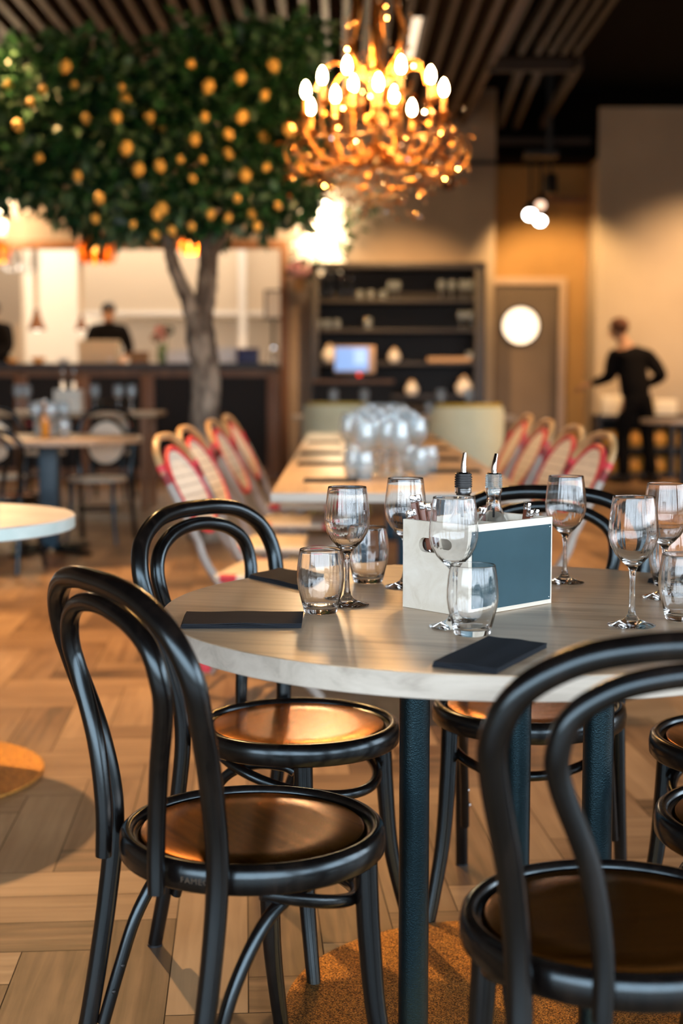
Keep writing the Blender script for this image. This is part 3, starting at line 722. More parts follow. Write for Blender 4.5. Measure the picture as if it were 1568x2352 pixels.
# ------------------------------------------------------------------ white marble table at the left
mc = onz(165, 1186, .752); MRx = .46
mt = thing('marble_table', (mc.x - MRx, mc.y, 0), 'round white marble table cut off at the left edge', 'table')
MB().lathe([(0, .752), (MRx - .003, .752), (MRx, .749), (MRx, .716), (MRx - .003, .713), (0, .713)], 96).build('tabletop', M['marble'], mt)
MB().lathe([(MRx + .0002, .716), (MRx + .0008, .716), (MRx + .0008, .748), (MRx + .0002, .748), (MRx + .0002, .716)], 96).build('edge', M['daylit_marble_edge'], mt)
dq = onz(93, 1775, .012); DR = .40
MB().lathe([(0, .001), (DR, .001), (DR + .002, .004), (DR + .002, .010), (DR, .012), (0, .012)], 80, (dq.x - DR - mt.location.x, dq.y - mt.location.y, 0)).build('base_plate', M['base_disc'], mt)
MB().lathe([(0, .0125), (.04, .0125), (.04, .712), (0, .712)], 28, (dq.x - DR - mt.location.x, dq.y - mt.location.y, 0)).build('pole', M['steel_black'], mt)

# ------------------------------------------------------------------ long table with folding bistro chairs
LT = thing('long_table', (.16, 7.9, 0), 'long pale wooden table running back through the room, laid with black napkins', 'table')
n0 = onz(621, 1132, .75); n1 = onz(1140, 1126, .75); LY0 = n0.y - 7.9; LY1 = 10.6 - 7.9
lx0, lx1 = n0.x - .16, n0.x - .16 + .93
MB().box2((lx0, LY0, .715), (lx1, LY1, .75), bev=.004).build('tabletop', M['pale_oak'], LT)
MB().box2((lx0, LY0 - .002, .716), (lx1, LY0 - .0001, .749)).build('edge_band', M['oak_edge'], LT)
for yy in (LY0 + .55, 0, LY1 - .55):
    for xx in (lx0 + .32, lx1 - .32): MB().box2((xx - .035, yy - .035, .013), (xx + .035, yy + .035, .7145), bev=.004).build('leg', M['teal_steel'], LT)
    MB().box2((lx0 + .18, yy - .2, 0), (lx1 - .18, yy + .2, .0125), bev=.004).build('foot_plate', M['steel_black'], LT)

def make_bistro(label):
    """folding bistro chair: sitter faces local +x; slanted frame, woven back and seat"""
    t = thing('bistro_chair', (0, 0, 0), label, 'chair', 0, 'red and cream folding bistro chairs at the long table')
    # back plane: lower point (x .0,z .42) to top (x -.27, z .95)
    def bk(s, v, off=0): return Vector((-.02 - .27 * v + off, s, .42 + .52 * v))
    for s in (-1, 1):
        MB().tube([bk(s * .20, .30), bk(s * .20, 0), Vector((.36, s * .20, .006))], .0165, n=10, k=5).build('leg', M['grey_tube'], t, angle=60)
        MB().tube([Vector((.17, s * .178, .43)), Vector((.0, s * .178, .215)), Vector((-.17, s * .178, .004))], .0125, n=10).build('leg', M['grey_tube'], t, angle=60)
        for v0, v1 in ((.68, .81),):
            MB().tube([bk(s * .2, v0), bk(s * .2, v1)], .0165, n=10, smooth=False).build('red_binding', M['red_weave'], t)
        MB().tube([bk(s * .2, .30), bk(s * .2, .76)], .0165, n=10, smooth=False).build('stile', M['grey_tube'], t)
        MB().box((.0, s * .190, .215), (.05, .034, .05), bev=.008).build('red_binding', M['red_weave'], t)
        MB().box((-.085, s * .178, .105), (.045, .03, .04), bev=.006).build('red_binding', M['red_weave'], t)
    arch = [bk(-.2, .72), bk(-.2, .79), bk(-.17, .90), bk(-.09, .985), bk(0, 1.0), bk(.09, .985), bk(.17, .90), bk(.2, .79), bk(.2, .72)]
    MB().tube(arch, .0145, n=10, k=5).build('top_rail', M['bamboo'], t, angle=60)
    N = 28
    def oval(k, off, r0=1.0): a = 2 * PI * k / N; return bk(.150 * r0 * math.cos(a), .62 + .275 * r0 * math.sin(a), off)
    b = MB()
    f = [b.bm.verts.new(oval(k, .006)) for k in range(N)]; g = [b.bm.verts.new(oval(k, -.006)) for k in range(N)]
    b.bm.faces.new(f); b.bm.faces.new(g[::-1])
    for k in range(N): b.bm.faces.new((f[k], g[k], g[(k + 1) % N], f[(k + 1) % N]))
    b.build('back_panel', M['rattan_white'], t)
    MB().tube([oval(k, 0, 1.07) for k in range(N)], .0125, n=8, smooth=False, closed=True).build('red_border', M['red_weave'], t, angle=60)
    # seat
    MB().box((.17, 0, .445), (.40, .42, .022), bev=.008).build('seat', M['seat_weave'], t)
    MB().tube([(.375, -.205, .44), (.375, .205, .44)], .016, n=10, smooth=False).build('front_rail', M['rattan_white'], t)
    for s in (-1, 1): MB().tube([(-.03, s * .215, .44), (.375, s * .215, .44)], .013, n=10, smooth=False).build('side_rail', M['seat_weave'], t)
    for s in (-1, 1):
        for xx in (.02, .34): MB().tube([(xx - .03, s * .215, .44), (xx + .03, s * .215, .44)], .0165, n=10, smooth=False).build('red_binding', M['red_weave'], t)
    for xx, zz in ((.25, .14), (-.12, .06)): MB().tube([(xx, -.185, zz), (xx, .185, zz)], .009, n=8, smooth=False).build('stretcher', M['grey_tube'], t)
    return t
ORD = ['nearest', 'second', 'third', 'fourth']
bc = None
def bistro(loc, rz, label):
    global bc
    if bc is None: bc = make_bistro(label); o = bc; o.location = loc; o.rotation_euler = (0, 0, rz)
    else: o = clone(bc, loc, label, rz, 'red and cream folding bistro chairs at the long table')
    return o
for i, (px, Yd) in enumerate(((402, 5.15), (448, 6.0), (508, 6.95), (540, 7.95))):
    q = at(px, 1010, Yd); bistro((q.x + .235, Yd, 0), R(-11 + i * 2), f'{ORD[i]} red and cream bistro chair along the left side of the long table')
for i, (px, Yd) in enumerate(((1362, 5.3), (1298, 6.15), (1236, 7.05), (1192, 8.1))):
    q = at(px, 1010, Yd); bistro((q.x - .235, Yd, 0), PI + R(10 - i * 2), f'{ORD[i]} red and cream bistro chair along the right side of the long table')

for i, (px0, px1, py) in enumerate(((697, 822, 1105), (684, 790, 1067), (690, 785, 1042), (706, 782, 1016))):
    a = onz(px0, py, .75); b = onz(px1, py, .75)
    napkin([(a.x, a.y - .085), (b.x, b.y - .085), (b.x, b.y + .085), (a.x, a.y + .085)], f'{ORD[i]} black napkin from the near end, left side of the long table', .7502, group='black napkins on the long table')
for i, (px0, px1, py) in enumerate(((986, 1102, 1084), (990, 1055, 1056), (985, 1030, 1031), (960, 1010, 1010))):
    a = onz(px0, py, .75); b = onz(px1, py, .75)
    napkin([(b.x - .225, a.y - .085), (b.x, b.y - .085), (b.x, b.y + .085), (b.x - .225, a.y + .085)], f'{ORD[i]} black napkin from the near end, right side of the long table', .7502, group='black napkins on the long table')

# glasses massed along the middle of the long table
wg = wine_mesh(14).build('wine_glass', M['daylit_glass'], smooth=False); tg = tumbler_mesh(14).build('tumbler', M['daylit_glass'], smooth=False)
tag(wg, '', 'glass'); tag(tg, '', 'glass')
GP = 'glasses massed along the long table'
first = {}
def put_glass(proto, loc, label, group, s=1.0, key=None):
    if proto not in first: first[proto] = 1; o = proto; o.location = loc; o['label'] = label; o['group'] = group; o.scale = (s,) * 3; return o
    return clone(proto, loc, label, 0, group, s)
for (px, py) in ((812, 1100), (836, 1102), (965, 1092), (940, 1082), (985, 1086), (812, 1074)):
    q = onz(px, py, .75); put_glass(tg, (q.x, q.y, .7502), 'blurred clear tumbler at the near end of the glasses massed on the long table', GP, 1.02)
for (px, py) in ((838, 1096), (918, 1098), (868, 1080), (905, 1074), (940, 1070), (818, 1062), (850, 1056), (886, 1052), (928, 1050), (802, 1046), (838, 1036), (872, 1034), (908, 1030), (940, 1034), (822, 1022), (855, 1016), (890, 1014), (925, 1014), (848, 1000), (880, 998), (908, 1000), (866, 988), (892, 988), (850, 980), (884, 976), (800, 1068), (856, 1088), (888, 1092), (950, 1052), (836, 1010), (866, 1022), (900, 1042), (920, 1000), (842, 990), (876, 1066), (915, 1086), (826, 1080), (960, 1074), (852, 1072), (912, 1020), (890, 1000)):
    q = onz(px, py, .75); q.y = min(q.y, 10.4); put_glass(wg, (q.x, q.y, .7502), 'blurred clear stemmed glass in the mass along the middle of the long table', GP, 1.06)

# ------------------------------------------------------------------ sage tub chairs and the table behind
def make_tub(loc, rz, label):
    t = thing('tub_chair', loc, label, 'chair', rz, 'sage green tub chairs')
    def arc(r, z, a0, a1, n): return [(r * math.sin(a), -r * math.cos(a), z) for a in [R(a0 + (a1 - a0) * i / n) for i in range(n + 1)]]
    b = MB(); n = 24; rows = []
    for rr, z, wdt in ((.27, .40, 88), (.30, .52, 84), (.315, .72, 76), (.32, .90, 64), (.318, .945, 58)):
        rows.append((arc(rr, z, -wdt, wdt, n), arc(rr - .055, z, -wdt, wdt, n)))
    O = [[b.bm.verts.new(p) for p in o] for o, _ in rows]; I = [[b.bm.verts.new(p) for p in q] for _, q in rows]
    for k in range(len(rows) - 1):
        for j in range(n):
            b.bm.faces.new((O[k][j], O[k][j + 1], O[k + 1][j + 1], O[k + 1][j])); b.bm.faces.new((I[k][j], I[k + 1][j], I[k + 1][j + 1], I[k][j + 1]))
        for j in (0, n): b.bm.faces.new((O[k][j], I[k][j], I[k + 1][j], O[k + 1][j]))
    for k in (0, len(rows) - 1):
        for j in range(n): b.bm.faces.new((O[k][j], O[k][j + 1], I[k][j + 1], I[k][j]))
    b.build('backrest', M['green_fabric'], t, angle=60)
    MB().tube(arc(.29, .957, -58, 58, 12), .016, n=8).build('piping', M['olive'], t, angle=60)
    MB().lathe([(0, .36), (.24, .36), (.262, .38), (.262, .44), (.24, .465), (0, .475)], 32).build('seat', M['green_fabric'], t)
    MB().lathe([(0, .325), (.23, .325), (.25, .34), (.25, .359), (0, .359)], 32).build('seat_shell', M['olive'], t)
    for sx_, sy in ((-1, -1), (1, -1), (1, 1), (-1, 1)): MB().tube([(sx_ * .15, sy * .15, .33), (sx_ * .22, sy * .22, .003)], [.018, .011], n=10, smooth=False).build('leg', M['olive'], t)
    return t
q = at(780, 990, 11.55); make_tub((q.x, 11.55, 0), R(-8), 'sage green tub chair left of the massed glasses at the table end')
q = at(1063, 990, 10.75); make_tub((q.x, 10.75, 0), R(10), 'sage green tub chair right of the massed glasses at the table end')

HT = thing('bar_table', (at(925, 960, 12.9).x, 12.9, 0), 'narrow honey coloured table in front of the dark shelf unit', 'table')
hz = at(925, 956, 12.6).z; hw = (at(1182, 960, 12.6).x - at(668, 960, 12.6).x) / 2
MB().box((0, 0, hz - .02), (hw * 2, .7, .04), bev=.005).build('tabletop', M['warm_oak'], HT)
for xx in (-hw * .6, hw * .6):
    MB().lathe([(0, .012), (.035, .012), (.035, hz - .0405), (0, hz - .0405)], 18, (xx, 0, 0)).build('leg', M['black_metal'], HT)
    MB().lathe([(0, 0), (.24, 0), (.24, .0118), (0, .0118)], 32, (xx, 0, 0)).build('foot_plate', M['black_metal'], HT)
WH = {0: 'stemmed wine glass on the honey table, in front of the lit screen', 1: 'stemmed wine glass on the honey table, above the left end of the massed glasses', 2: 'stemmed wine glass on the honey table, left of the pair before the shelf', 3: 'stemmed wine glass on the honey table, nearest the shelf edge at right'}
for i, px in enumerate((766, 836, 1012, 1076)):
    q = at(px, 940, 12.75); put_glass(wg, (q.x, 12.75, hz + .0003), WH[i], 'glasses on the honey coloured table', 1.15)
TH_ = ('tumbler at the left end of the honey coloured table', 'tumbler on the honey coloured table near its middle right', 'tumbler at the right end of the honey coloured table')
for i, px in enumerate((735, 985, 1120)):
    q = at(px, 950, 12.8); put_glass(tg, (q.x, 12.8, hz + .0003), TH_[i], 'glasses on the honey coloured table', 1.1)

# ------------------------------------------------------------------ dark shelf unit with glassware
SY = 16.0
su = thing('shelf_unit', (0, SY, 0), 'tall dark wooden shelf unit with glassware against the back wall', 'shelf unit')
sx0 = at(713, 800, SY).x; sx1 = at(1114, 800, SY).x; szt = at(900, 602, SY).z
MB().box2((sx0, 0, .0), (sx0 + .09, .5, szt - .075), bev=.005).build('side_panel', M['dark_wood'], su)
MB().box2((sx1 - .12, 0, .0), (sx1, .5, szt - .075), bev=.005).build('side_panel', M['dark_wood'], su)
MB().box2((sx0, -.01, szt - .074), (sx1, .5, szt), bev=.005).build('top_panel', M['dark_wood'], su)
MB().box2((sx0 + .0905, .45, .03), (sx1 - .1205, .49, szt - .0755)).build('back_panel', M['shelf_back'], su)
SZ = []
for py in (688, 756, 832, 908):
    z = at(900, py, SY + .02).z; SZ.append(z)
    MB().box2((sx0 + .091, .01, z - .035), (sx1 - .121, .449, z), bev=.003).build('shelf', M['dark_wood'], su)
MB().box2((sx0 + .091, .02, .0), (sx1 - .121, .449, SZ[3] - .10), bev=.004).build('base_cabinet', M['dark_panel'], su)
SG = 'glassware on the dark shelf unit'
def shelf_item(px, k, proto, label, s=1.0, y=.16):
    q = at(px, 800, SY + y); return put_glass(proto, (q.x, SY + y, SZ[k] + .0006), label, SG, s)
bt_ = thing('glass_bottle', (0, 0, 0), '', 'bottle')
MB().lathe([(0, 0), (.034, 0), (.037, .004), (.037, .16), (.030, .19), (.014, .215), (.0135, .27), (.0155, .272), (.0155, .285), (.012, .285), (.0115, .215), (.028, .188), (.0345, .158), (.0345, .006), (0, .006)], 20).build('bottle_body', M['glass'], bt_)
MB().lathe([(0, .2852), (.012, .2852), (.012, .31), (0, .31)], 12).build('cap', M['chrome'], bt_)
for i, px in enumerate((738, 758, 786, 806)): shelf_item(px, 0, bt_, ('leftmost', 'second', 'third', 'fourth')[i] + ' slim bottle from the left on the top shelf', .85)
for i, px in enumerate((826, 851, 879, 897, 912)): shelf_item(px, 0, tg if i < 3 else wg, 'clear glass left of the middle on the top shelf of the dark unit')
for px in (1012, 1036, 1060, 1077): shelf_item(px, 0, wg, 'clear stemmed glass in the group at the right end of the top shelf', 1.05)
for px in (732, 752, 774): shelf_item(px, 1, tg, 'clear tumbler in the trio at the left end of the second shelf')
shelf_item(845, 1, tg, 'lone clear tumbler near the middle of the second shelf', 1.2)
for px in (1058, 1076): shelf_item(px, 1, wg, 'clear stemmed glass at the right end of the second shelf')
ja = thing('spherical_jar', (0, 0, 0), '', 'jar')
MB().lathe([(0, 0), (.05, 0), (.075, .03), (.085, .07), (.07, .115), (.045, .135), (.043, .15), (0, .15)], 24).build('jar_body', M['white_ceramic'], ja)
MB().lathe([(0, .151), (.05, .151), (.05, .165), (.015, .172), (.012, .19), (0, .192)], 20).build('lid', M['card'], ja)
shelf_item(905, 2, ja, 'pale lidded jar in the middle of the third shelf', .9)
shelf_item(757, 2, ja, 'pale lidded jar at the left end of the third shelf above the lit screen', 1.15)
shelf_item(946, 3, ja, 'pale lidded jar on the lowest shelf behind the middle of the honey table', .95)
shelf_item(1066, 3, ja, 'pale lidded jar at the right end of the lowest shelf', 1.2)
for px in (1078,): shelf_item(px, 2, tg, 'clear tumbler at the right end of the third shelf', 1.1)
tr_ = thing('lit_band_board', (at(1030, 820, SY + .2).x, SY + .2, SZ[2] + .0006), 'made-up warm board for the lit band on the right of the third shelf', 'board')  # made-up board where light bands the back panel
MB().box((0, 0, .03), (.50, .18, .06), bev=.01).build('board', M['warm_oak'], tr_)
MB().tube([(.27, -.06, .03), (.30, 0, .03), (.27, .06, .03)], .012, n=8).build('handle', M['black_metal'], tr_)

# till: counter box, screen, printer
tc_ = thing('till_counter', (at(808, 900, 15.2).x, 15.2, 0), 'dark till counter standing before the shelf unit', 'counter')
tzt = at(808, 872, 15.2).z
MB().box2((-.42, -.28, 0), (.42, .28, tzt - .04), bev=.006).build('body', M['dark_panel'], tc_); MB().box2((-.45, -.31, tzt - .0395), (.45, .31, tzt), bev=.006).build('countertop', M['frame_wood'], tc_)
po = thing('till_screen', (at(814, 850, 15.1).x, 15.1, tzt + .0004), 'lit blue till touch screen on a stand before the dark shelves', 'screen')
pz = at(814, 826, 15.1).z - tzt
MB().box((0, .03, .012), (.24, .20, .024), bev=.006).build('base', M['black_metal'], po); MB().tube([(0, .06, .024), (0, .05, .10), (0, .02, pz)], .025, n=12).build('stand', M['black_metal'], po)
MB().box((0, 0, pz), (.45, .035, .30), bev=.012).build('casing', M['door_trim'], po)
scr = MB().box((-.03, -.0185, pz + .005), (.36, .002, .25)).build('display', M['screen'], po)
MB().box((.06, -.0205, pz + .03), (.13, .002, .16)).build('window_pane', M['screen_pane'], scr)
MB().ball((.05, -.02, pz - .165), .022, (1, .5, .8)).build('power_light', M['red_led'], po)

# ------------------------------------------------------------------ lemon tree
TY_ = 9.9
q0 = at(470, 985, TY_)
lt = thing('lemon_tree', (q0.x, TY_, 0), 'tall lemon tree with a broad dark green crown full of yellow lemons', 'tree')
def tl(px, py, dy=0): p = at(px, py, TY_ + dy); return Vector((p.x - q0.x, dy, p.z))
tk = MB()
tk.tube([Vector((.0, 0, 0)), Vector((.01, 0, .12)), tl(470, 960), tl(472, 860), tl(460, 770), tl(458, 720)], [.14, .115, .105, .102, .105, .09], n=18, k=8)
tk.tube([tl(458, 760), tl(472, 680), tl(478, 600), tl(476, 540), tl(470, 430), tl(480, 300, .1)], [.085, .075, .068, .06, .045, .02], n=16, k=8)
tk.tube([tl(455, 770), tl(432, 690), tl(404, 625), tl(388, 570), tl(372, 510), tl(330, 420, -.15), tl(280, 330, -.2)], [.07, .058, .052, .043, .04, .03, .012], n=14, k=8)
tk.tube([tl(480, 600), tl(505, 550), tl(540, 490, .2), tl(610, 400, .3)], [.05, .042, .03, .012], n=12, k=8)
tk.tube([tl(478, 560), tl(440, 460, .3), tl(400, 330, .5), tl(380, 220, .5)], [.045, .035, .025, .01], n=12, k=8)
tk.tube([tl(372, 510), tl(300, 470, .3), tl(190, 430, .3), tl(80, 360, .2)], [.035, .028, .02, .01], n=10, k=8)
r3 = random.Random(5)
for v in tk.bm.verts: v.co += Vector((r3.uniform(-1, 1), r3.uniform(-1, 1), 0)) * .006
tk.build('trunk', M['bark'], lt, angle=80)
BL = [(90, 165, 75), (30, 230, 90), (-60, 250, 110), (-120, 350, 110), (200, 170, 85), (290, 200, 90), (130, 290, 100), (30, 350, 85), (-40, 420, 70), (230, 320, 105), (330, 310, 105), (440, 160, 85), (430, 250, 100), (560, 170, 90), (640, 130, 62), (680, 120, 58), (620, 230, 85), (530, 290, 95), (640, 330, 85), (600, 420, 80), (700, 420, 55), (420, 390, 95), (320, 420, 90), (500, 470, 75), (240, 470, 70), (170, 420, 75), (80, 410, 60), (350, 490, 55), (440, 480, 55), (600, 490, 45), (680, 330, 65), (730, 250, 50), (290, 510, 40), (170, 480, 45), (690, 480, 35), (440, 85, 28), (570, 85, 35), (720, 90, 35)]
b = MB(); rl = random.Random(21)
PXM = TY_ * 1.0 / F_PX
for (px, py, rr) in BL:
    c = tl(px, py); rad = rr * PXM
    n = int(520 * (rr / 85) ** 2)
    for _ in range(n):
        d = Vector((rl.gauss(0, 1), rl.gauss(0, 1), rl.gauss(0, 1))).normalized()
        f = rl.random() ** .45
        p = c + Vector((d.x * rad * f * 1.05, d.y * max(rad, .28) * f * 1.9, d.z * rad * f))
        dirv = (d + Vector((rl.uniform(-1, 1), rl.uniform(-1, 1), rl.uniform(-1, .6)))).normalized()
        nr = Vector((rl.uniform(-1, 1), rl.uniform(-1, 1), rl.uniform(.2, 1.4)))
        b.leaf(p, dirv, nr, rl.uniform(.085, .15), rl.uniform(.02, .034))
b.build('foliage', M['leaf'], lt, angle=30, fix=False)
LEM = [(150, 152, 16), (628, 150, 17), (552, 178, 15), (479, 198, 18), (20, 196, 13), (98, 205, 10), (287, 230, 17), (267, 268, 15), (342, 267, 16), (40, 288, 14), (198, 272, 13), (556, 268, 17), (470, 268, 12), (608, 218, 13), (606, 316, 15), (290, 340, 18), (447, 320, 15), (525, 308, 14), (525, 352, 15), (376, 300, 12), (318, 389, 17), (367, 381, 16), (564, 402, 17), (90, 362, 12), (178, 403, 13), (664, 298, 18), (687, 386, 14), (228, 455, 14), (372, 478, 18), (484, 492, 13), (577, 492, 13), (638, 472, 11), (590, 520, 12), (440, 146, 11), (436, 146, 9), (414, 366, 10), (442, 410, 11), (466, 366, 10), (360, 492, 14), (358, 540, 12), (305, 515, 10), (218, 502, 12), (545, 455, 11), (612, 384, 12), (70, 235, 10), (170, 195, 11), (280, 200, 9), (395, 530, 12), (440, 520, 11), (524, 500, 12)]
lp = None
for i, (px, py, rr) in enumerate(LEM):
    dy = rl.uniform(-.85, -.35)
    p = tl(px, py, dy); s = rr * PXM * .80
    ro = Vector((rl.uniform(-.5, .5), rl.uniform(-.4, .4), 1)).to_track_quat('Z', 'Y').to_euler()
    if lp is None:
        lp = MB().lathe([(0, -1.22), (.10, -1.2), (.2, -1.1), (.5, -.92), (.82, -.55), (.95, 0), (.82, .55), (.5, .92), (.22, 1.08), (.1, 1.12), (0, 1.12)], 18).build('lemon', M['lemon'], lt); o = lp
    else:
        o = lp.copy(); col.objects.link(o); o.parent = lt
    o.location = p; o.scale = (s, s, s); o.rotation_euler = ro

# ------------------------------------------------------------------ chandelier
CY = 7.6
cx0 = at(866, 250, CY).x
ch = thing('chandelier', (cx0, CY, 0), 'large gold crystal chandelier with lit candle bulbs hanging before the tree', 'chandelier')
def cl(px, py, dy=0): p = at(px, py, CY + dy); return Vector((p.x - cx0, dy, p.z))
zc0 = cl(866, 300).z; ztop_ = ZC - .02
MB().tube([(0, 0, zc0 - .18), (0, 0, ztop_ - .05)], .012, n=10, smooth=False).build('stem', M['gold'], ch)
MB().lathe([(0, ztop_ - .05), (.07, ztop_ - .05), (.08, ztop_ - .02), (.08, ztop_), (0, ztop_)], 24).build('ceiling_rose', M['gold'], ch)
MB().lathe([(0, zc0 - .22), (.03, zc0 - .21), (.05, zc0 - .16), (.03, zc0 - .10), (.022, zc0 - .02), (.045, zc0 + .03), (.06, zc0 + .06), (.03, zc0 + .10), (.018, zc0 + .25), (.04, zc0 + .30), (.018, zc0 + .36), (0, zc0 + .36)], 20).build('hub', M['gold'], ch)
BULBS = [(702, 205, -1), (740, 172, -1), (797, 148, -1), (921, 147, -1), (989, 170, -1), (1019, 200, -1), (713, 243, 1), (811, 190, 1), (869, 187, -1), (946, 246, 1), (770, 215, 1), (905, 215, 1)]
RC = .385; re = random.Random(3); arm_tips = []
for (px, py, sg) in BULBS:
    q = cl(px, py); xx = max(-RC + .002, min(RC - .002, q.x)); yy = sg * math.sqrt(RC * RC - xx * xx) * (.45 if px in (811, 869, 770, 905) else .8)
    q = cl(px, py, yy); bz = q.z; xx = q.x
    # candle: sleeve below the bulb
    cup = Vector((xx, yy, bz - .155)); d = Vector((xx, yy, 0)).normalized()
    a = MB().tube([Vector((0, 0, zc0 - .06)), Vector((xx * .35, yy * .35, zc0 - .16)), Vector((xx * .75, yy * .75, zc0 - .15)), Vector((xx * 1.0, yy * 1.0, min(cup.z - .06, zc0 - .02))), cup], [.010, .010, .009, .008, .008], n=8).build('arm', M['gold'], ch, angle=60)
    MB().lathe([(0, 0), (.012, 0), (.03, .012), (.036, .024), (.03, .02), (.012, .012), (0, .012)], 16, cup).build('drip_cup', M['gold'], a)
    MB().lathe([(0, .0125), (.0125, .0125), (.0125, .112), (0, .112)], 14, cup).build('candle_sleeve', M['candle'], a)
    MB().lathe([(0, .1125), (.010, .114), (.019, .130), (.020, .146), (.017, .166), (.008, .186), (0, .196)], 16, cup).build('bulb', M['bulb'], a)
    arm_tips.append(cup)
# upper scrolls
for i in range(6):
    a = 2 * PI * i / 6 + .3; d = Vector((math.cos(a), math.sin(a), 0)); z1 = zc0 + .36
    MB().tube([Vector((0, 0, z1 - .1)) + d * .02, Vector((0, 0, z1)) + d * .13, Vector((0, 0, z1 + .14)) + d * .17, Vector((0, 0, z1 + .30)) + d * .12, Vector((0, 0, z1 + .44)) + d * .15, Vector((0, 0, z1 + .50)) + d * .20], .0075, n=8).build('scroll', M['gold'], ch, angle=60)
    MB().tube([Vector((0, 0, z1 - .12)) + d * .02, Vector((0, 0, z1 - .02)) + d * .20, Vector((0, 0, z1 - .06)) + d * .30, Vector((0, 0, z1 - .16)) + d * .34], .0065, n=8).build('scroll', M['gold'], ch, angle=60)
# basket ring, twig hoops
for rr, zz in ((.47, zc0 - .10), (.30, zc0 - .26), (.16, zc0 - .37)):
    MB().tube([(rr * math.cos(2 * PI * k / 36), rr * math.sin(2 * PI * k / 36), zz + .012 * math.sin(k * 1.7)) for k in range(36)], .0065, n=6, smooth=False, closed=True).build('hoop', M['gold'], ch, angle=60)
for i in range(12):
    a = 2 * PI * i / 12; d = Vector((math.cos(a), math.sin(a), 0))
    MB().tube([Vector((0, 0, zc0 - .08)) + d * .03, Vector((0, 0, zc0 - .2)) + d * .25, Vector((0, 0, zc0 - .22)) + d * .42, Vector((0, 0, zc0 - .12)) + d * .50, Vector((0, 0, zc0 - .02)) + d * .46], [.007, .006, .006, .005, .003], n=7).build('twig', M['gold'], ch, angle=60)
b = MB()
for _ in range(260):
    a = re.uniform(0, 2 * PI); rr = re.choice((re.uniform(.05, .5), re.uniform(.36, .52))); zz = zc0 + re.uniform(-.32, .10) + (.35 if rr < .22 and re.random() < .6 else 0)
    p = Vector((rr * math.cos(a), rr * math.sin(a), zz)); d = Vector((re.gauss(0, 1), re.gauss(0, 1), re.gauss(0, 1)))
    b.leaf(p, d, Vector((re.gauss(0, 1), re.gauss(0, 1), 1)), re.uniform(.03, .07), re.uniform(.008, .016))
b.build('gilt_leaves', M['gold'], ch, fix=False)
def gem(b, p, s):
    return b.lathe([(0, -1.5 * s), (.55 * s, -.7 * s), (.8 * s, 0), (.5 * s, .7 * s), (0, 1.0 * s)], 7, p, phase=re.random())
SPOTS = []
for _ in range(330):
    t = re.random()
    if t < .55: a = re.uniform(0, 2 * PI); rr = re.uniform(.30, .50); zz = zc0 - re.uniform(-.04, .30)
    elif t < .72: a = re.uniform(0, 2 * PI); rr = re.uniform(.05, .30); zz = zc0 - re.uniform(.22, .47)
    elif t < .90: a = re.uniform(0, 2 * PI); rr = re.uniform(.06, .34); zz = zc0 + re.uniform(.0, .36)
    else: a = re.uniform(0, 2 * PI); rr = re.uniform(.05, .2); zz = zc0 + re.uniform(.36, .85)
    SPOTS.append((Vector((rr * math.cos(a), rr * math.sin(a), zz)), re.uniform(.009, .0145), zz < zc0 - .30 or re.random() < .12))
SPOTS.sort(key=lambda t: (t[0].y, ))
protos = {}
for p, s, clear in SPOTS[:100]:
    mk = 'crystal_clear' if clear else 'crystal'
    if mk not in protos: protos[mk] = o = gem(MB(), Vector((0, 0, 0)), 1).build('crystal_drop', M[mk], ch, smooth=False)
    else: o = protos[mk].copy(); col.objects.link(o); o.parent = ch
    o.location = p; o.scale = (s,) * 3; o.rotation_euler = (re.uniform(-.4, .4), re.uniform(-.4, .4), re.uniform(0, 6))
b = MB()
for p, s, clear in SPOTS[100:]: gem(b, p, s)
o = b.build('crystal_drops', M['crystal'], ch, smooth=False); o['kind'] = 'stuff'
for cup in arm_tips:
    pass

# ------------------------------------------------------------------ lamps, pendants and spots
def sconce(px, py, Y, label, e):
    q = at(px, py, Y); t = thing('wall_lamp', q, label, 'lamp')
    MB().ball((0, 0, 0), .13, (1, .8, 1)).build('globe', M['white_lamp'], t)
    b = MB(); rr = random.Random(int(px) + 7)
    for _ in range(46):
        d = Vector((rr.gauss(0, 1), rr.gauss(0, .7), rr.gauss(0, 1))).normalized()
        b.leaf(d * .15, d + Vector((rr.uniform(-.7, .7), rr.uniform(-.5, .5), rr.uniform(-.9, .5))), Vector((rr.gauss(0, 1), rr.gauss(0, 1), rr.gauss(0, 1))), rr.uniform(.16, .30), rr.uniform(.035, .06))
    b.build('petals', M['petal'], t, fix=False)
    MB().tube([(0, .05, .1), (0, YB - Y - .03, .22)], .012, n=8, smooth=False).build('bracket', M['black_metal'], t)
    light('POINT', 'wall_lamp_light', q + Vector((0, -.02, -.2)), e, (1, .72, .42), shadow_soft_size=.16)
    return t
sconce(732, 478, YB - .42, 'glowing white petal wall lamp above the left end of the shelf unit', 95)
sconce(742, 560, YB - .35, 'lower glowing white petal wall lamp just above the shelf unit', 40)
sconce(-6, 470, YB - .45, 'glowing petal wall lamp cut off at the left edge above the kitchen', 60)
vp = at(800, 500, YB - .22); vi = thing('trailing_plant', vp, 'dark trailing plant on the wall beside the glowing petal lamp', 'plant')
MB().tube([(-.5, .1, -.5), (-.2, .05, -.2), (.1, 0, .05), (.25, 0, .1)], .008, n=6).build('stem', M['cord'], vi)
b = MB(); rr = random.Random(9)
for _ in range(80):
    u = rr.random(); p = Vector((-.5 + .8 * u, rr.uniform(-.12, .06), -.5 + .65 * u + rr.gauss(0, .12)))
    b.leaf(p, Vector((rr.gauss(0, 1), rr.gauss(0, .5), rr.gauss(0, 1))), Vector((rr.gauss(0, 1), -1, rr.gauss(0, 1))), rr.uniform(.1, .19), rr.uniform(.03, .05))
b.build('foliage', M['plant'], vi, fix=False)
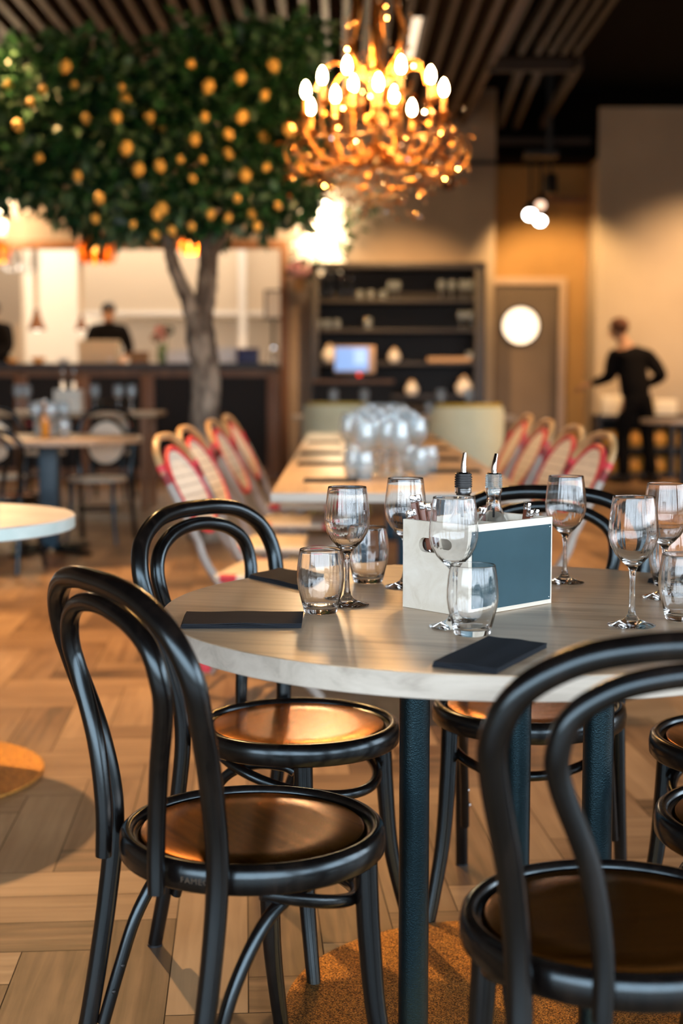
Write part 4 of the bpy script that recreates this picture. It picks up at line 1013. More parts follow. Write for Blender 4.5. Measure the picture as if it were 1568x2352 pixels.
# pink flower basket on the post
pk = at(686, 622, YB - .25); pf = thing('flower_basket', pk, 'round pink flower head in a small hanging basket on the wooden post', 'flowers')
b = MB(); rr = random.Random(4)
for _ in range(150):
    d = Vector((rr.gauss(0, 1), rr.gauss(0, 1), rr.gauss(0, .8))).normalized(); b.leaf(Vector((d.x * .10, d.y * .09, d.z * .075)), d + Vector((rr.gauss(0, .6),) * 3), Vector((rr.gauss(0, 1), rr.gauss(0, 1), 1)), .06, .025)
b.build('blossom', M['pink'], pf, fix=False)
MB().lathe([(0, -.24), (.045, -.24), (.085, -.08), (.08, -.08), (.04, -.23), (0, -.23)], 20).build('basket', M['bamboo'], pf)
b = MB()
for _ in range(26): b.leaf(Vector((rr.uniform(-.1, .1), rr.uniform(-.08, .08), rr.uniform(-.09, .12))), Vector((rr.gauss(0, 1), rr.gauss(0, 1), rr.uniform(0, 1.5))), Vector((0, -1, .3)), .12, .03)
b.build('leaves', M['plant'], pf, fix=False)
MB().tube([(0, 0, -.08), (0, .1, .25), (0, .24, .27)], .006, n=6).build('hanger', M['black_metal'], pf)

def copper(px, py, Y, w_px, label):
    q = at(px, py, Y); t = thing('copper_pendant', q, label, 'lamp', 0, 'copper strip pendant lamps before the kitchen')
    rr = w_px / 2 * Y / F_PX
    for k in range(10):
        a = 2 * PI * k / 10; d = Vector((math.cos(a), math.sin(a), 0)); sd = Vector((-d.y, d.x, 0))
        MB().tube([d * .03 + Vector((0, 0, rr * .75)), d * rr * .75 + Vector((0, 0, rr * .45)), d * rr + Vector((0, 0, -.15 * rr)), d * rr * .8 + Vector((0, 0, -.8 * rr))], rr * .17, n=8, flat=(.12, 1)).build('strip', M['copper'], t, angle=60)
    MB().ball((0, 0, 0), rr * .26, (1, 1, 1.3)).build('bulb', M['copper_lamp'], t)
    MB().lathe([(0, rr * .7), (.04, rr * .7), (.035, rr * .95), (0, rr * .97)], 16).build('cap', M['copper'], t)
    MB().tube([(0, 0, rr * .97), (0, 0, ZS - q.z)], .005, n=6, smooth=False).build('cord', M['cord'], t)
    light('POINT', 'copper_pendant_light', q, 26, AMBER, shadow_soft_size=.06)
copper(223, 566, 14.0, 92, 'copper strip pendant lamp before the kitchen, left of the tree trunk')
copper(438, 562, 14.6, 52, 'small copper strip pendant lamp seen between the two tree branches')
copper(-8, 575, 14.0, 60, 'copper strip pendant lamp cut off at the left edge of the picture')
def heat(px, py, w_px, label):
    Y = 17.0; q = at(px, py, Y); t = thing('heat_lamp', q, label, 'lamp', 0, 'kitchen heat lamps'); rr = w_px / 2 * Y / F_PX
    MB().lathe([(rr, 0), (rr * .8, rr * .5), (rr * .42, rr * 1.5), (rr * .25, rr * 2.3), (0, rr * 2.4), (rr * .2, rr * 2.2), (rr * .38, rr * 1.45), (rr * .75, rr * .5), (rr * .96, 0), (rr, 0)], 24).build('shade', M['dark_copper'], t)
    MB().ball((0, 0, rr * .12), rr * .42, (1, 1, .5)).build('bulb', M['heat_bulb'], t)
    MB().tube([(0, 0, rr * 2.4), (0, 0, ZC - q.z - .01)], .032, n=8, smooth=False).build('rise_cable', M['steel_hood'], t)
heat(85, 758, 42, 'left copper heat lamp hanging over the serving counter')
heat(187, 758, 30, 'right copper heat lamp hanging over the serving counter near the cook')
# clear kitchen chandelier
kq = at(45, 600, 16.95); kc = thing('glass_chandelier', kq, 'small pale glass chandelier hanging in the kitchen opening at far left', 'chandelier')
MB().tube([(0, 0, -.1), (0, 0, ZC - kq.z - .01)], .012, n=8, smooth=False).build('stem', M['chrome'], kc)
for k in range(8):
    a = 2 * PI * k / 8; d = Vector((math.cos(a), math.sin(a), 0))
    ar = MB().tube([Vector((0, 0, -.05)), d * .12 + Vector((0, 0, -.13)), d * .21 + Vector((0, 0, -.08))], .010, n=8).build('arm', M['chrome'], kc)
    MB().lathe([(0, -.08), (.035, -.08), (.04, .10), (.036, .10), (.03, -.07), (0, -.07)], 12, d * .21).build('glass_shade', M['glass'], ar)

# track spots
def spot(px, py, Y, dirv, label, lens='spot_lens', s=1.0, stem=None, group=None):
    q = at(px, py, Y); t = thing('spotlight', q, label, 'spotlight', 0, group)
    mt_ = Vector(dirv).to_track_quat('-Z', 'Y').to_matrix().to_4x4()
    MB().lathe([(0, .19 * s), (.045 * s, .19 * s), (.062 * s, .16 * s), (.065 * s, -.0 * s), (.058 * s, -.0), (.055 * s, .02 * s), (0, .02 * s)], 24, (0, 0, 0), mt_).build('housing', M['black_metal'], t)
    MB().lathe([(0, .019 * s), (.0545 * s, .019 * s), (.0545 * s, .004 * s), (0, .001 * s)], 24, (0, 0, 0), mt_).build('lens', M[lens], t)
    bk_ = mt_ @ Vector((0, 0, .1 * s)); top = stem if stem else .3
    MB().tube([bk_, bk_ + Vector((0, 0, .08)), Vector((bk_.x, bk_.y, top))], .014, n=8, smooth=False).build('stem', M['black_metal'], t)
    return t
RY = YB - .15
rz_ = at(1040, 374, RY).z; ra = at(935, 374, RY).x; rb = at(1137, 374, RY).x
tr = MB().box2((ra, RY - .02, rz_ - .025), (rb, RY + .02, rz_ + .025)).build('spotlight_track', M['black_metal']); tag(tr, 'thin black track rail running along the plaster wall above the shelf', 'track rail')
spot(964, 402, RY, (-.1, -.2, -1), 'dark wall spotlight on the thin rail, nearer the chandelier', 'black_metal', 1.0, rz_ - at(964, 402, RY).z)
spot(1030, 432, RY, (.25, -.2, -1), 'dark wall spotlight on the thin rail, right of the chandelier', 'black_metal', 1.15, rz_ - at(1030, 432, RY).z)
G3 = 'lit spotlights over the recess'
zst = at(1240, 378, 15.9)
for px, py, lens, lb, s in ((1217, 494, 'spot_lens', 'brightest spotlight of the cluster, lowest left', 1.15), (1240, 508, 'spot_lens', 'bright spotlight of the cluster, lowest right', 1.05), (1241, 472, 'spot_lens_dim', 'peach glowing spotlight above the two bright ones', 1.0), (1264, 446, 'black_metal', 'unlit dark spotlight, highest of the cluster', 1.2)):
    q = at(px, py, 15.7); spot(px, py, 15.7, (-.12, -.85, -.62) if lens != 'black_metal' else (0, -.05, -1), lb, lens, s, zst.z - q.z + .05, G3)
tk2 = MB(); a_ = at(1200, 452, 15.7); b_ = at(1275, 392, 15.9)
tk2.box((at(1241, 380, 15.75).x, 15.75, zst.z + .08), (.36, .3, .06)); tk2.box((at(1262, 380, 15.75).x, 15.8, (zst.z + .11 + ZC) / 2), (.05, .05, ZC - zst.z - .12)); o = tk2.build('spotlight_track', M['black_metal']); tag(o, 'black ceiling mount holding the cluster of lit spotlights', 'track rail')
br = MB().box2((at(1268, 457, RY).x, YB + .60, at(1300, 464, YB + .6).z), (X_RW - .002, YB + .66, at(1300, 452, YB + .6).z)).build('wall_bracket', M['frame_wood']); tag(br, 'short dark timber bracket on the ochre recess wall', 'bracket')

# ------------------------------------------------------------------ unseen warm spots, added without fixtures
def dspot(loc, aim, e, c=WARM, size=70, blend=.6, soft=.05): return light('SPOT', 'unseen_spot_light', loc, e, c, aim, spot_size=R(size), spot_blend=blend, shadow_soft_size=soft)
dspot((at(910, 600, 12.5).x, 12.8, 4.1), (at(930, 700, 16).x, 16.3, 1.6), 1200, WARM, 40)
dspot((2.2, 15.9, 3.35), (2.7, YB + .7, 1.2), 240, (1, .62, .26), 100)
dspot((4.4, 14.6, 4.2), (4.2, YB, .6), 1000, (1, .62, .32), 80, 1)
dspot((-1.5, 6.6, 4.0), (-1.4, 5.2, 0), 1300, WARM, 75, .8)
dspot((-2.6, 9.5, 4.0), (-2.4, 9.2, 0), 1200, WARM, 80, .8)
dspot((1.0, 8.2, 4.0), (.6, 7.4, 0), 420, WARM, 90, .8)
dspot((2.9, 10.5, 4.0), (2.6, 10.2, 0), 900, WARM, 80, .8)
dspot((-2.5, 13.5, 4.0), (-3.0, YB, 3.2), 320, WARM, 80, .8)

# ------------------------------------------------------------------ people
def skin_mesh(name, nodes, edges, m, parent, root, sub=2):
    """nodes: name -> (point, radius or (rx, ry)); one continuous skinned surface"""
    ks = list(nodes); me = bpy.data.meshes.new(name + '_s')
    me.from_pydata([tuple(nodes[k][0]) for k in ks], [(ks.index(a), ks.index(b)) for a, b in edges], [])
    o = bpy.data.objects.new(name + '_s', me); col.objects.link(o)
    md = o.modifiers.new('s', 'SKIN'); md.use_smooth_shade = True; md.branch_smoothing = .6
    for k, v in zip(ks, me.skin_vertices[0].data):
        r = nodes[k][1]; v.radius = r if isinstance(r, tuple) else (r, r); v.use_root = (k == root)
    sd = o.modifiers.new('d', 'SUBSURF'); sd.levels = sub; sd.render_levels = sub
    bpy.context.view_layer.update()
    me2 = bpy.data.meshes.new_from_object(o.evaluated_get(bpy.context.evaluated_depsgraph_get())); me2.name = name
    bpy.data.objects.remove(o); me2.materials.clear(); me2.materials.append(m)
    for p in me2.polygons: p.use_smooth = True; p.material_index = 0
    q = bpy.data.objects.new(name, me2); col.objects.link(q); q.parent = parent; return q
def V3(*a): return Vector(a)
def mix(a, b, t): return a * (1 - t) + b * t
def person(loc, rz, label, J, hair, look=V3(0, 1, 0)):
    """J: joints in local metres, the figure faces +y"""
    t = thing('person', loc, label, 'person', rz)
    N = {}; E_ = []
    def add(k, p, r, prev=None):
        N[k] = (p, r)
        if prev: E_.append((prev, k))
    pel, che, nek, hed = J['pelvis'], J['chest'], J['neck'], J['head']
    add('pel', pel, (.135, .105)); add('wst', mix(pel, che, .45), (.118, .092), 'pel'); add('che', che, (.145, .105), 'wst'); add('sh', mix(che, nek, .62), (.10, .08), 'che')
    add('nek', nek, .052, 'sh'); hd = (hed - nek); add('jaw', nek + hd * .45 + look * .022, (.062, .070), 'nek'); add('hd', hed + look * .008, (.074, .088), 'jaw'); add('top', hed + Vector((0, 0, .065)), (.058, .066), 'hd')
    for s in ('L', 'R'):
        S_, El, Ha, Hp, Kn, Fo = (J[s + k] for k in ('sh', 'el', 'ha', 'hip', 'kn', 'ft'))
        add(s + 's', S_, .058, 'sh'); add(s + 'ua', mix(S_, El, .55), .046, s + 's'); add(s + 'e', El, .038, s + 'ua'); add(s + 'fa', mix(El, Ha, .4), .036, s + 'e'); add(s + 'w', Ha, .024, s + 'fa')
        fd = (Ha - El).normalized(); sd = fd.cross(Vector((0, 0, 1))); sd = sd.normalized() if sd.length > .05 else Vector((1, 0, 0)); dn = Vector((0, 0, -1))
        add(s + 'pm', Ha + fd * .055, (.036, .019), s + 'w')
        for i, (o_, L) in enumerate(((-.027, .065), (-.009, .078), (.010, .073), (.027, .056))):
            add(f'{s}f{i}a', Ha + fd * .095 + sd * o_, .0095, s + 'pm'); add(f'{s}f{i}b', Ha + fd * (.095 + L * .55) + sd * o_ * 1.1 + dn * .012, .0088, f'{s}f{i}a'); add(f'{s}f{i}c', Ha + fd * (.095 + L * .9) + sd * o_ * 1.1 + dn * .036, .0075, f'{s}f{i}b')
        th = sd * (-.045 if s == 'L' else .045)
        add(s + 't1', Ha + fd * .045 + th, .0105, s + 'pm'); add(s + 't2', Ha + fd * .082 + th * 1.35 + dn * .012, .009, s + 't1')
        add(s + 'h', Hp, .088, 'pel'); add(s + 'th', mix(Hp, Kn, .5), .074, s + 'h'); add(s + 'k', Kn, .052, s + 'th'); add(s + 'cf', mix(Kn, Fo, .35), .050, s + 'k'); add(s + 'an', Fo + Vector((0, 0, .075)), .034, s + 'cf'); add(s + 'to', Fo + Vector((0, .14, .03)), (.036, .026), s + 'an')
    body = skin_mesh('body', N, E_, M['skin'], t, 'pel')
    # face: nose, ears, mouth, eyes
    hc = hed + look * .008; rt = look.cross(Vector((0, 0, 1))).normalized()
    MB().ball(hc + look * .088 + Vector((0, 0, -.02)), .016, (.8, 1, 1.5), 10, 8).build('nose', M['skin'], body)
    for s in (-1, 1): MB().ball(hc + rt * s * .078 + Vector((0, 0, -.015)), .024, (.45, .8, 1.3), 10, 8).build('ear', M['skin'], body)
    for s in (-1, 1): MB().ball(hc + look * .078 + rt * s * .03 + Vector((0, 0, .008)), .010, (1, 1, .7), 10, 8).build('eye', M['hair_dark'], body)
    MB().ball(hc + look * .080 + Vector((0, 0, -.058)), .02, (1.1, .5, .35), 10, 6).build('mouth', M['red_glaze'] if 'red_glaze' in M else M['red_pepper'], body)
    # hair
    hb = MB(); hb.ball(hc + look * -.020 + Vector((0, 0, .030)), .1, (.90, 1.0, .94), 22, 14)
    for v in hb.bm.verts:
        d = v.co - hc
        if d.dot(look) > .055 and d.z < .055: v.co -= look * (d.dot(look) - .055)
        v.co += d.normalized() * .006 * math.sin(v.co.x * 190) * math.cos(v.co.z * 170)
    hb.build('hair', hair, t, angle=80)
    # shirt
    n2 = {}; e2 = []
    def a2(k, p, r, prev=None):
        n2[k] = (p, r)
        if prev: e2.append((prev, k))
    a2('hem', pel + Vector((0, 0, -.12)), (.175, .135)); a2('w', mix(pel, che, .45), (.168, .128), 'hem'); a2('c', che, (.205, .15), 'w'); a2('s', mix(che, nek, .62), (.15, .11), 'c'); a2('n', mix(che, nek, .95), .062, 's')
    for s in ('L', 'R'):
        S_, El, Ha = J[s + 'sh'], J[s + 'el'], J[s + 'ha']
        a2(s + 's', S_, .098, 's'); a2(s + 'u', mix(S_, El, .55), .088, s + 's'); a2(s + 'e', El, .072, s + 'u'); a2(s + 'f', mix(El, Ha, .5), .056, s + 'e'); a2(s + 'c', mix(El, Ha, .93), .036, s + 'f')
    skin_mesh('shirt', n2, e2, M['black_cloth'], t, 'hem')
    n2 = {}; e2 = []
    a2('b', pel + Vector((0, 0, .15)), (.14, .11)); a2('p', pel + Vector((0, 0, -.03)), (.165, .132), 'b')
    for s in ('L', 'R'):
        Hp, Kn, Fo = J[s + 'hip'], J[s + 'kn'], J[s + 'ft']
        a2(s + 'h', Hp + Vector((0, 0, -.10)), .108, 'p'); a2(s + 't', mix(Hp, Kn, .5), .092, s + 'h'); a2(s + 'k', Kn, .072, s + 't'); a2(s + 'c', mix(Kn, Fo, .4), .068, s + 'k'); a2(s + 'o', Fo + Vector((0, 0, .07)), .058, s + 'c')
    skin_mesh('trousers', n2, e2, M['black_cloth'], t, 'b')
    for s in ('L', 'R'):
        Fo = J[s + 'ft']; MB().tube([Fo + V3(0, -.07, .045), Fo + V3(0, .0, .055), Fo + V3(0, .10, .042), Fo + V3(0, .19, .032)], [.042, .048, .044, .030], n=12).build('shoe', M['shoe'], t, angle=70)
    return t
# waiter: seen from behind and left, bending a little over the left hand
J = dict(pelvis=V3(0, 0, .95), chest=V3(-.015, .09, 1.29), neck=V3(-.06, .13, 1.52), head=V3(-.10, .19, 1.665),
    Lsh=V3(-.16, .15, 1.40), Lel=V3(-.20, .16, 1.14), Lha=V3(-.31, .34, 1.07), Rsh=V3(.145, .06, 1.39), Rel=V3(.225, -.09, 1.15), Rha=V3(.17, .17, 1.04),
    Lhip=V3(-.10, 0, .90), Lkn=V3(-.13, .03, .49), Lft=V3(-.14, -.02, .0), Rhip=V3(.10, 0, .90), Rkn=V3(.13, .0, .49), Rft=V3(.17, -.04, 0))
wq = onz(1458, 1110, 0)
wt = person((wq.x, wq.y, 0), R(22), 'person with auburn hair in black shirt and trousers, bending over a table at right', J, M['hair_red'], V3(-.35, .9, -.22).normalized())
wt.scale = (1.16, 1.16, 1.03)
J2 = dict(pelvis=V3(0, 0, .95), chest=V3(0, .05, 1.28), neck=V3(.0, .08, 1.50), head=V3(0, .11, 1.63),
    Lsh=V3(-.19, .06, 1.42), Lel=V3(-.26, .10, 1.15), Lha=V3(-.16, .32, 1.06), Rsh=V3(.19, .06, 1.42), Rel=V3(.26, .10, 1.15), Rha=V3(.16, .32, 1.06),
    Lhip=V3(-.10, 0, .90), Lkn=V3(-.10, .02, .49), Lft=V3(-.10, -.02, .0), Rhip=V3(.10, 0, .90), Rkn=V3(.10, .02, .49), Rft=V3(.10, -.02, 0))
cq = at(246, 700, 17.75)
person((cq.x, 17.75, KZ + .0), R(180 + 18), 'dark haired person in a black shirt working in the kitchen, head bowed', {k: v for k, v in J2.items()}, M['hair_dark'], V3(.1, .9, -.4).normalized())
cq = at(-4, 700, 17.4)
person((cq.x, 17.4, KZ + .0), R(150), 'person in black cut off by the left edge of the kitchen opening', {k: v for k, v in J2.items()}, M['hair_dark'], V3(.1, .9, -.3).normalized())

# ------------------------------------------------------------------ things on the serving counter
ZK = Z_CT + .0005; YK = YB - .25
def onc(name, px, label, cat, y=YK, group=None):
    return thing(name, (at(px, 820, y).x, y, ZK), label, cat, 0, group)
def kbox(px0, px1, pytop, m, name, label, y=YK, d=.22, lid=None, cat='box'):
    t = onc(name, (px0 + px1) / 2, label, cat, y); w = (px1 - px0) * y / F_PX; h = at(px0, pytop, y).z - ZK
    MB().box2((-w / 2, -d / 2, 0), (w / 2, d / 2, h * .86), bev=.006).build('body', m, t)
    MB().box2((-w / 2 - .006, -d / 2 - .006, h * .861), (w / 2 + .006, d / 2 + .006, h), bev=.006).build('lid', lid or m, t); return t
kbox(184, 272, 782, M['card'], 'cardboard_box', 'tall cream cardboard box on the counter in front of the cook')
kbox(300, 340, 808, M['brown_card'], 'cardboard_box', 'small brown carton on the counter right of the cream box')
kbox(385, 440, 804, M['white_ceramic'], 'storage_box', 'low grey white box on the counter left of the tree trunk')
kbox(545, 594, 800, M['blue_box'], 'storage_box', 'navy blue box on the counter beside the white screen')
ws = onc('counter_screen', 522, 'white backed screen on the counter, right of the tree trunk', 'screen')
hgt = at(520, 797, YK).z - ZK
MB().box2((-.08, -.06, 0), (.08, .06, .015), bev=.004).build('base', M['white_ceramic'], ws); MB().box2((-.125, -.012, .0155), (.125, .012, hgt), bev=.008).build('casing', M['white_ceramic'], ws)
def bowl(px, w, m, name, label, hh=.6):
    t = onc(name, px, label, 'bowl', YK - .05); r = w / 2 * YK / F_PX
    MB().lathe([(0, 0), (r * .5, 0), (r * .9, r * hh * .7), (r, r * hh * 1.3), (r * .94, r * hh * 1.3), (r * .8, r * hh * .7), (r * .4, r * .1), (0, r * .1)], 24).build(name + '_body', m, t); return t
bowl(88, 34, M['amber'], 'amber_bowl', 'amber glass bowl on the counter under the left heat lamp')
bowl(28, 26, M['amber'], 'amber_bowl', 'amber glass bowl on the counter near the left edge')
bowl(146, 26, M['white_ceramic'], 'small_bowl', 'small white bowl on the counter between the heat lamps')
bowl(255, 30, M['white_ceramic'], 'small_bowl', 'small white bowl on the counter right in front of the cream box')
bowl(470, 26, M['card'], 'small_bowl', 'small cream bowl on the counter behind the tree trunk')
jg = onc('ceramic_jug', 374, 'red and green glazed jug with flowers on the counter, left of the trunk', 'jug', YK + .05)
zj = at(374, 752, YK).z - ZK
MB().lathe([(0, 0), (.05, 0), (.075, .08), (.06, .17), (.05, .22), (.045, .22), (.05, .16), (0, .02)], 20).build('jug_body', M['green_glass'], jg)
for k_, (dx, dz, s_, m_) in enumerate(((-.02, zj - .06, .075, 'red_pepper'), (-.10, zj - .12, .05, 'brown_card'), (.07, zj - .03, .06, 'plant'))):
    MB().tube([(0, 0, .1), (dx * .5, 0, .2), (dx, 0, dz)], .006, n=6).build('stem', M['plant'], jg)
    b = MB(); rr = random.Random(k_)
    for _ in range(60):
        d = Vector((rr.gauss(0, 1), rr.gauss(0, 1), rr.gauss(0, 1))).normalized(); b.leaf(Vector((dx, 0, dz)) + d * s_ * .5, d, Vector((rr.gauss(0, 1), rr.gauss(0, 1), 1)), s_ * .7, s_ * .3)
    b.build('blossom', M[m_], jg, fix=False)
gj = onc('glass_jar', 628, 'clear glass jar on the counter at the right end of the opening', 'jar')
MB().lathe([(0, 0), (.06, 0), (.065, .01), (.065, .13), (.05, .15), (.05, .17), (.046, .17), (.046, .15), (.06, .13), (.06, .012), (0, .01)], 24).build('jar_body', M['glass'], gj)
MB().lathe([(0, .171), (.054, .171), (.054, .19), (0, .195)], 20).build('lid', M['chrome'], gj)
wl = at(627, 700, 17.2); kl = thing('wall_clock', (wl.x, 17.2, wl.z), 'tall dark framed bright mirror inside the kitchen at the right of the opening', 'mirror'); kl.name = 'framed_mirror'
hh_ = (at(627, 655, 17.2).z - at(627, 725, 17.2).z) / 2
MB().box2((-.11, 0, -hh_), (.14, .04, hh_), bev=.01).build('frame', M['black_metal'], kl); MB().box2((-.08, -.006, -hh_ + .03), (.13, -.0005, hh_ - .03)).build('mirror_glass', M['white_ceramic'], kl)
MB().tube([(0, .02, -hh_), (0, .02, KZ - wl.z + .001)], .02, n=8, smooth=False).build('stand', M['black_metal'], kl)

# ------------------------------------------------------------------ tables and chairs at the left
M2X, M2Y, M2Z = at(112, 1000, 9.2).x, 9.2, at(150, 1003, 9.2).z
t2 = thing('pedestal_table', (M2X, M2Y, 0), 'round beige table on a petrol blue column, set with glasses, at left', 'table')
r2x = at(325, 1000, 9.2).x - M2X
MB().lathe([(0, M2Z), (r2x - .004, M2Z), (r2x, M2Z - .004), (r2x, M2Z - .036), (r2x - .004, M2Z - .04), (0, M2Z - .04)], 64).build('tabletop', M['pale_oak'], t2)
MB().box2((-.06, -.06, .03), (.06, .06, M2Z - .0405), bev=.006).build('column', M['teal_steel'], t2)
for k in range(4):
    a = R(45 + 90 * k + 12); d = Vector((math.cos(a), math.sin(a), 0)); MB().tube([d * .05 + Vector((0, 0, .035)), d * .36 + Vector((0, 0, .014))], [.03, .014], n=10, smooth=False).build('foot', M['steel_black'], t2)
for px, dy, lb in ((84, -.1, 'at the left of the beige table'), (118, -.18, 'at the front of the beige table'), (130, .1, 'behind the amber bottle'), (146, 0, 'right of the amber bottle'), (100, .15, 'farthest back on the beige table')):
    q = at(px, 1000, M2Y + dy); put_glass(wg, (q.x, M2Y + dy, M2Z + .0004), 'stemmed glass ' + lb, 'glasses on the beige pedestal table', 1.1)
q = at(104, 985, M2Y - .05); ab = clone(bt_, (q.x, M2Y - .05, M2Z + .0004), 'amber bottle among the glasses on the beige table', 0, None, .8)
for c_ in [x for x in col.objects if x.parent == ab]:
    if c_.name.startswith('bottle_body'): c_.data = c_.data.copy(); c_.data.materials.clear(); c_.data.materials.append(M['amber'])
q = at(148, 985, M2Y - .2); put_glass(tg, (q.x, M2Y - .2, M2Z + .0004), 'tumbler at the right front of the beige table glasses', 'glasses on the beige pedestal table', 1.1)

T3Y = 12.6; t3z = at(300, 945, T3Y).z; x30 = at(-120, 945, T3Y).x; x31 = at(370, 945, T3Y).x
t3 = thing('wooden_table', ((x30 + x31) / 2, T3Y, 0), 'honey coloured table before the serving counter, set with glasses and a menu box', 'table')
hw3 = (x31 - x30) / 2
MB().box2((-hw3, -.36, t3z - .04), (hw3, .36, t3z), bev=.005).build('tabletop', M['warm_oak'], t3)
for sx_ in (-1, 1):
    for sy in (-1, 1): MB().box2((sx_ * (hw3 - .12) - .03, sy * .28 - .03, 0), (sx_ * (hw3 - .12) + .03, sy * .28 + .03, t3z - .0405), bev=.004).build('leg', M['frame_wood'], t3)
mb_ = thing('menu_box', (at(158, 930, T3Y - .1).x, T3Y - .1, t3z + .0004), 'pale wooden menu box with bottles on the honey coloured table at left', 'box')
MB().box2((-.12, -.09, 0), (.12, .09, .20), bev=.004).build('box_body', M['poplar'], mb_)
q = mb_.location
for dx in (-.05, .05): clone(bt_, (q.x + dx, T3Y - .1, t3z + .2009), ('left' if dx < 0 else 'right') + ' bottle standing in the pale menu box', 0, None, .55)
for px, lb in ((42, 'leftmost on the honey coloured table'), (62, 'second from the left on the honey coloured table'), (218, 'right of the menu box'), (272, 'near the right end of the honey coloured table'), (302, 'last before the right end of the honey coloured table')):
    q = at(px, 940, T3Y); put_glass(wg, (q.x, T3Y, t3z + .0004), 'stemmed glass ' + lb, 'glasses on the honey coloured table at left', 1.15)

def make_cane(label):
    t = thing('cane_chair', (0, 0, 0), label, 'chair', 0, 'black framed cane back chairs at left')
    L_ = [(-.20, -.25, .003), (-.19, -.20, .25), (-.185, -.17, .46), (-.20, -.20, .66), (-.205, -.225, .80), (-.16, -.245, .90), (-.08, -.252, .935)]
    MB().tube(L_ + [(0, -.254, .942)] + [(-a, b, c) for a, b, c in L_[::-1]], .018, n=12, k=5).build('back_frame', M['bentwood'], t, angle=60)
    N = 24; b = MB(); ov = [(.135 * math.cos(2 * PI * k / N), .70 + .15 * math.sin(2 * PI * k / N)) for k in range(N)]
    yy = lambda z, o: -.20 - (z - .6) * .14 + o
    f = [b.bm.verts.new((x, yy(z, .005), z)) for x, z in ov]; g = [b.bm.verts.new((x, yy(z, -.005), z)) for x, z in ov]
    b.bm.faces.new(f); b.bm.faces.new(g[::-1])
    for k in range(N): b.bm.faces.new((f[k], g[k], g[(k + 1) % N], f[(k + 1) % N]))
    b.build('cane_panel', M['rattan_white'], t)
    MB().tube([(x * 1.09, yy(z, 0), .70 + (z - .70) * 1.09) for x, z in ov], .014, n=8, smooth=False, closed=True).build('panel_rim', M['bentwood'], t, angle=60)
    for s in (-1, 1): MB().tube([(s * .15, -.212, .72), (s * .20, -.205, .72)], .02, n=8, smooth=False).build('red_binding', M['red_weave'], t)
    MB().lathe([(0, .44), (.20, .44), (.21, .452), (.20, .468), (0, .462)], 32).build('seat', M['seat_weave'], t)
    for s in (-1, 1): MB().tube([(s * .15, .12, .44), (s * .155, .13, .25), (s * .185, .17, .003)], [.018, .016, .012], n=10).build('leg', M['bentwood'], t, angle=60)
    MB().tube([(.155 * math.cos(2 * PI * k / 20), .155 * math.sin(2 * PI * k / 20) - .02, .24) for k in range(20)], .009, n=8, smooth=False, closed=True).build('ring_stretcher', M['bentwood'], t, angle=60)
    return t
cq = onz(226, 1248, .0)
cc = make_cane('black cane back chair drawn up behind the right of the beige table'); cc.location = (at(222, 1000, 9.75).x, 9.75, 0); cc.rotation_euler = (0, 0, R(172))
def cane(x, y, rz, label): return clone(cc, (x, y, 0), label, R(rz), 'black framed cane back chairs at left')
clone(bpy.data.objects['bentwood_chair.003'], (at(8, 1000, 8.35).x, 8.35, 0), 'dark bentwood chair in front of the beige table, seen from behind at the left edge', R(-14))
cane(at(-10, 1000, 10.0).x, 10.0, 200, 'black cane back chair behind the left of the beige table, cut by the edge')
cane(at(98, 940, 13.3).x, 13.3, 180, 'honey lit cane back chair behind the menu box table, left of the box')
cane(at(250, 940, 13.3).x, 13.3, 176, 'honey lit cane back chair behind the menu box table, right of the box')
cane(mt.location.x - .25, mt.location.y - .52, -28, 'black cane back chair at the white marble table, one leg in view')

# ------------------------------------------------------------------ the corner at the right
SBY = 16.3
sb = thing('open_sideboard', (at(1480, 1000, SBY).x, SBY, 0), 'low dark stand-in sideboard holding amber stand-ins for lit squares along the right wall', 'sideboard')  # stand-in furniture for an unclear orange-lit area
sw = (at(1610, 1000, SBY).x - at(1376, 1000, SBY).x) / 2; sz = at(1400, 952, SBY).z
MB().box2((-sw, -.22, sz - .05), (sw, .22, sz), bev=.005).build('top_panel', M['dark_wood'], sb)
MB().box2((-sw, .18, .06), (sw, .22, sz - .0505)).build('back_panel', M['dark_panel'], sb)
for k in range(5):
    xx = -sw + .03 + (2 * sw - .06) * k / 4; MB().box2((xx - .02, -.21, 0), (xx + .02, .179, sz - .0505)).build('upright', M['dark_wood'], sb)
zs_ = [.06, .36, .66 if sz > .85 else .6]
for z in zs_[:2]: MB().box2((-sw, -.2, z - .02), (sw, .179, z)).build('shelf', M['dark_wood'], sb)
bk_ = thing('lit_square_stand_in', (0, 0, 0), '', 'basket')  # made-up vessels standing in for orange-lit squares
MB().lathe([(0, 0), (.10, 0), (.125, .05), (.13, .17), (.12, .185), (.105, .17), (.10, .05), (0, .02)], 20).build('basket_body', M['amber_stand_in'], bk_)
MB().tube([(.127 * math.cos(2 * PI * k / 20), .127 * math.sin(2 * PI * k / 20), .185) for k in range(20)], .012, n=8, smooth=False, closed=True).build('rim', M['amber_stand_in'], bk_, angle=60)
fb = True
for r_, z in enumerate(zs_[:2]):
    for k in range(4):
        x = sb.location.x - sw + (2 * sw - .06) * (k + .5) / 4 + .03; lb = f'{("leftmost", "second", "third", "rightmost")[k]} amber stand-in for a lit square on the {("lower", "upper")[r_]} shelf of the dark sideboard'
        if fb: bk_.location = (x, SBY - .02, z + .0005); bk_['label'] = lb; bk_['group'] = 'lit square stand-ins in the sideboard'; fb = False
        else: clone(bk_, (x, SBY - .02, z + .0005), lb, 0, 'lit square stand-ins in the sideboard')
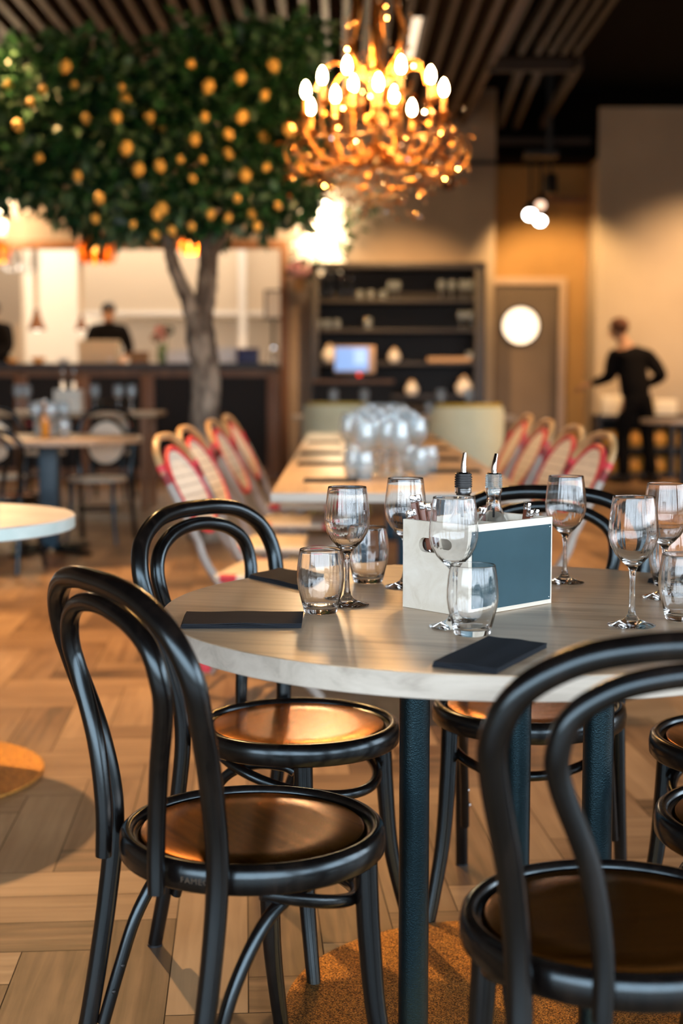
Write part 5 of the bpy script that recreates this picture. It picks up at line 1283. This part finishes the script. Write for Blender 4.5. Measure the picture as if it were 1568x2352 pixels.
def tray(px0, px1, py0, label):
    x0, x1 = at(px0, 920, SBY - .05).x, at(px1, 920, SBY - .05).x; h_ = at(px0, py0, SBY - .05).z - sz
    t = thing('crockery_crate', ((x0 + x1) / 2, SBY - .05, sz + .0005), label, 'crate'); w_ = (x1 - x0) / 2
    b = MB().box2((-w_, -.14, 0), (w_, .14, .012)); 
    b.build('bottom', M['cream_crate'], t)
    for yy in (-.14, .13): MB().box2((-w_, yy, .0122), (w_, yy + .01, h_), bev=.003).build('side', M['cream_crate'], t)
    for xx in (-w_, w_ - .01): MB().box2((xx, -.1295, .0122), (xx + .01, .1295, h_), bev=.003).build('side', M['cream_crate'], t)
tray(1378, 1434, 908, 'cream crate on the sideboard left of the waiter')
tray(1500, 1548, 918, 'cream crate on the sideboard right of the waiter')
T5 = thing('side_table', (at(1570, 960, 12.6).x, 12.6, 0), 'pale round topped table cut off at the right edge beside the waiter', 'table')
z5 = at(1520, 962, 12.6).z; r5 = T5.location.x - at(1472, 960, 12.6).x
MB().lathe([(0, z5), (r5 - .004, z5), (r5, z5 - .004), (r5, z5 - .036), (r5 - .004, z5 - .04), (0, z5 - .04)], 48).build('tabletop', M['pale_oak'], T5)
MB().lathe([(0, .015), (.04, .015), (.04, z5 - .0405), (0, z5 - .0405)], 20).build('column', M['black_metal'], T5)
MB().lathe([(0, 0), (.26, 0), (.26, .0145), (0, .0145)], 32).build('foot_plate', M['black_metal'], T5)

# recessed light strips glowing between the ceiling battens
def batten_gap(px, py):
    x = onz(px, py, ZS + .10).x; k = round((xs_edge - x) / .172 - .5); return xs_edge - .172 * (k + .5)
def strip_at(px, py0, py1, label):
    x = batten_gap(px, (py0 + py1) / 2); y0, y1 = onz(px, py0, ZS + .1).y, onz(px, py1, ZS + .1).y
    c = Vector((x, (y0 + y1) / 2, ZS + .10)); t = thing('recessed_strip_light', c, label, 'ceiling light', 0, 'strip lights between the ceiling battens')
    MB().box((0, 0, .012), (.10, abs(y1 - y0), .02), bev=.003).build('housing', M['louvre'], t); MB().box((0, 0, 0), (.085, abs(y1 - y0) - .02, .004)).build('diffuser', M['strip_light'], t)
strip_at(958, 40, 135, 'pale lit strip between the ceiling battens just right of the chandelier stem')
strip_at(70, 70, 215, 'pale lit strip between the ceiling battens above the left of the tree')
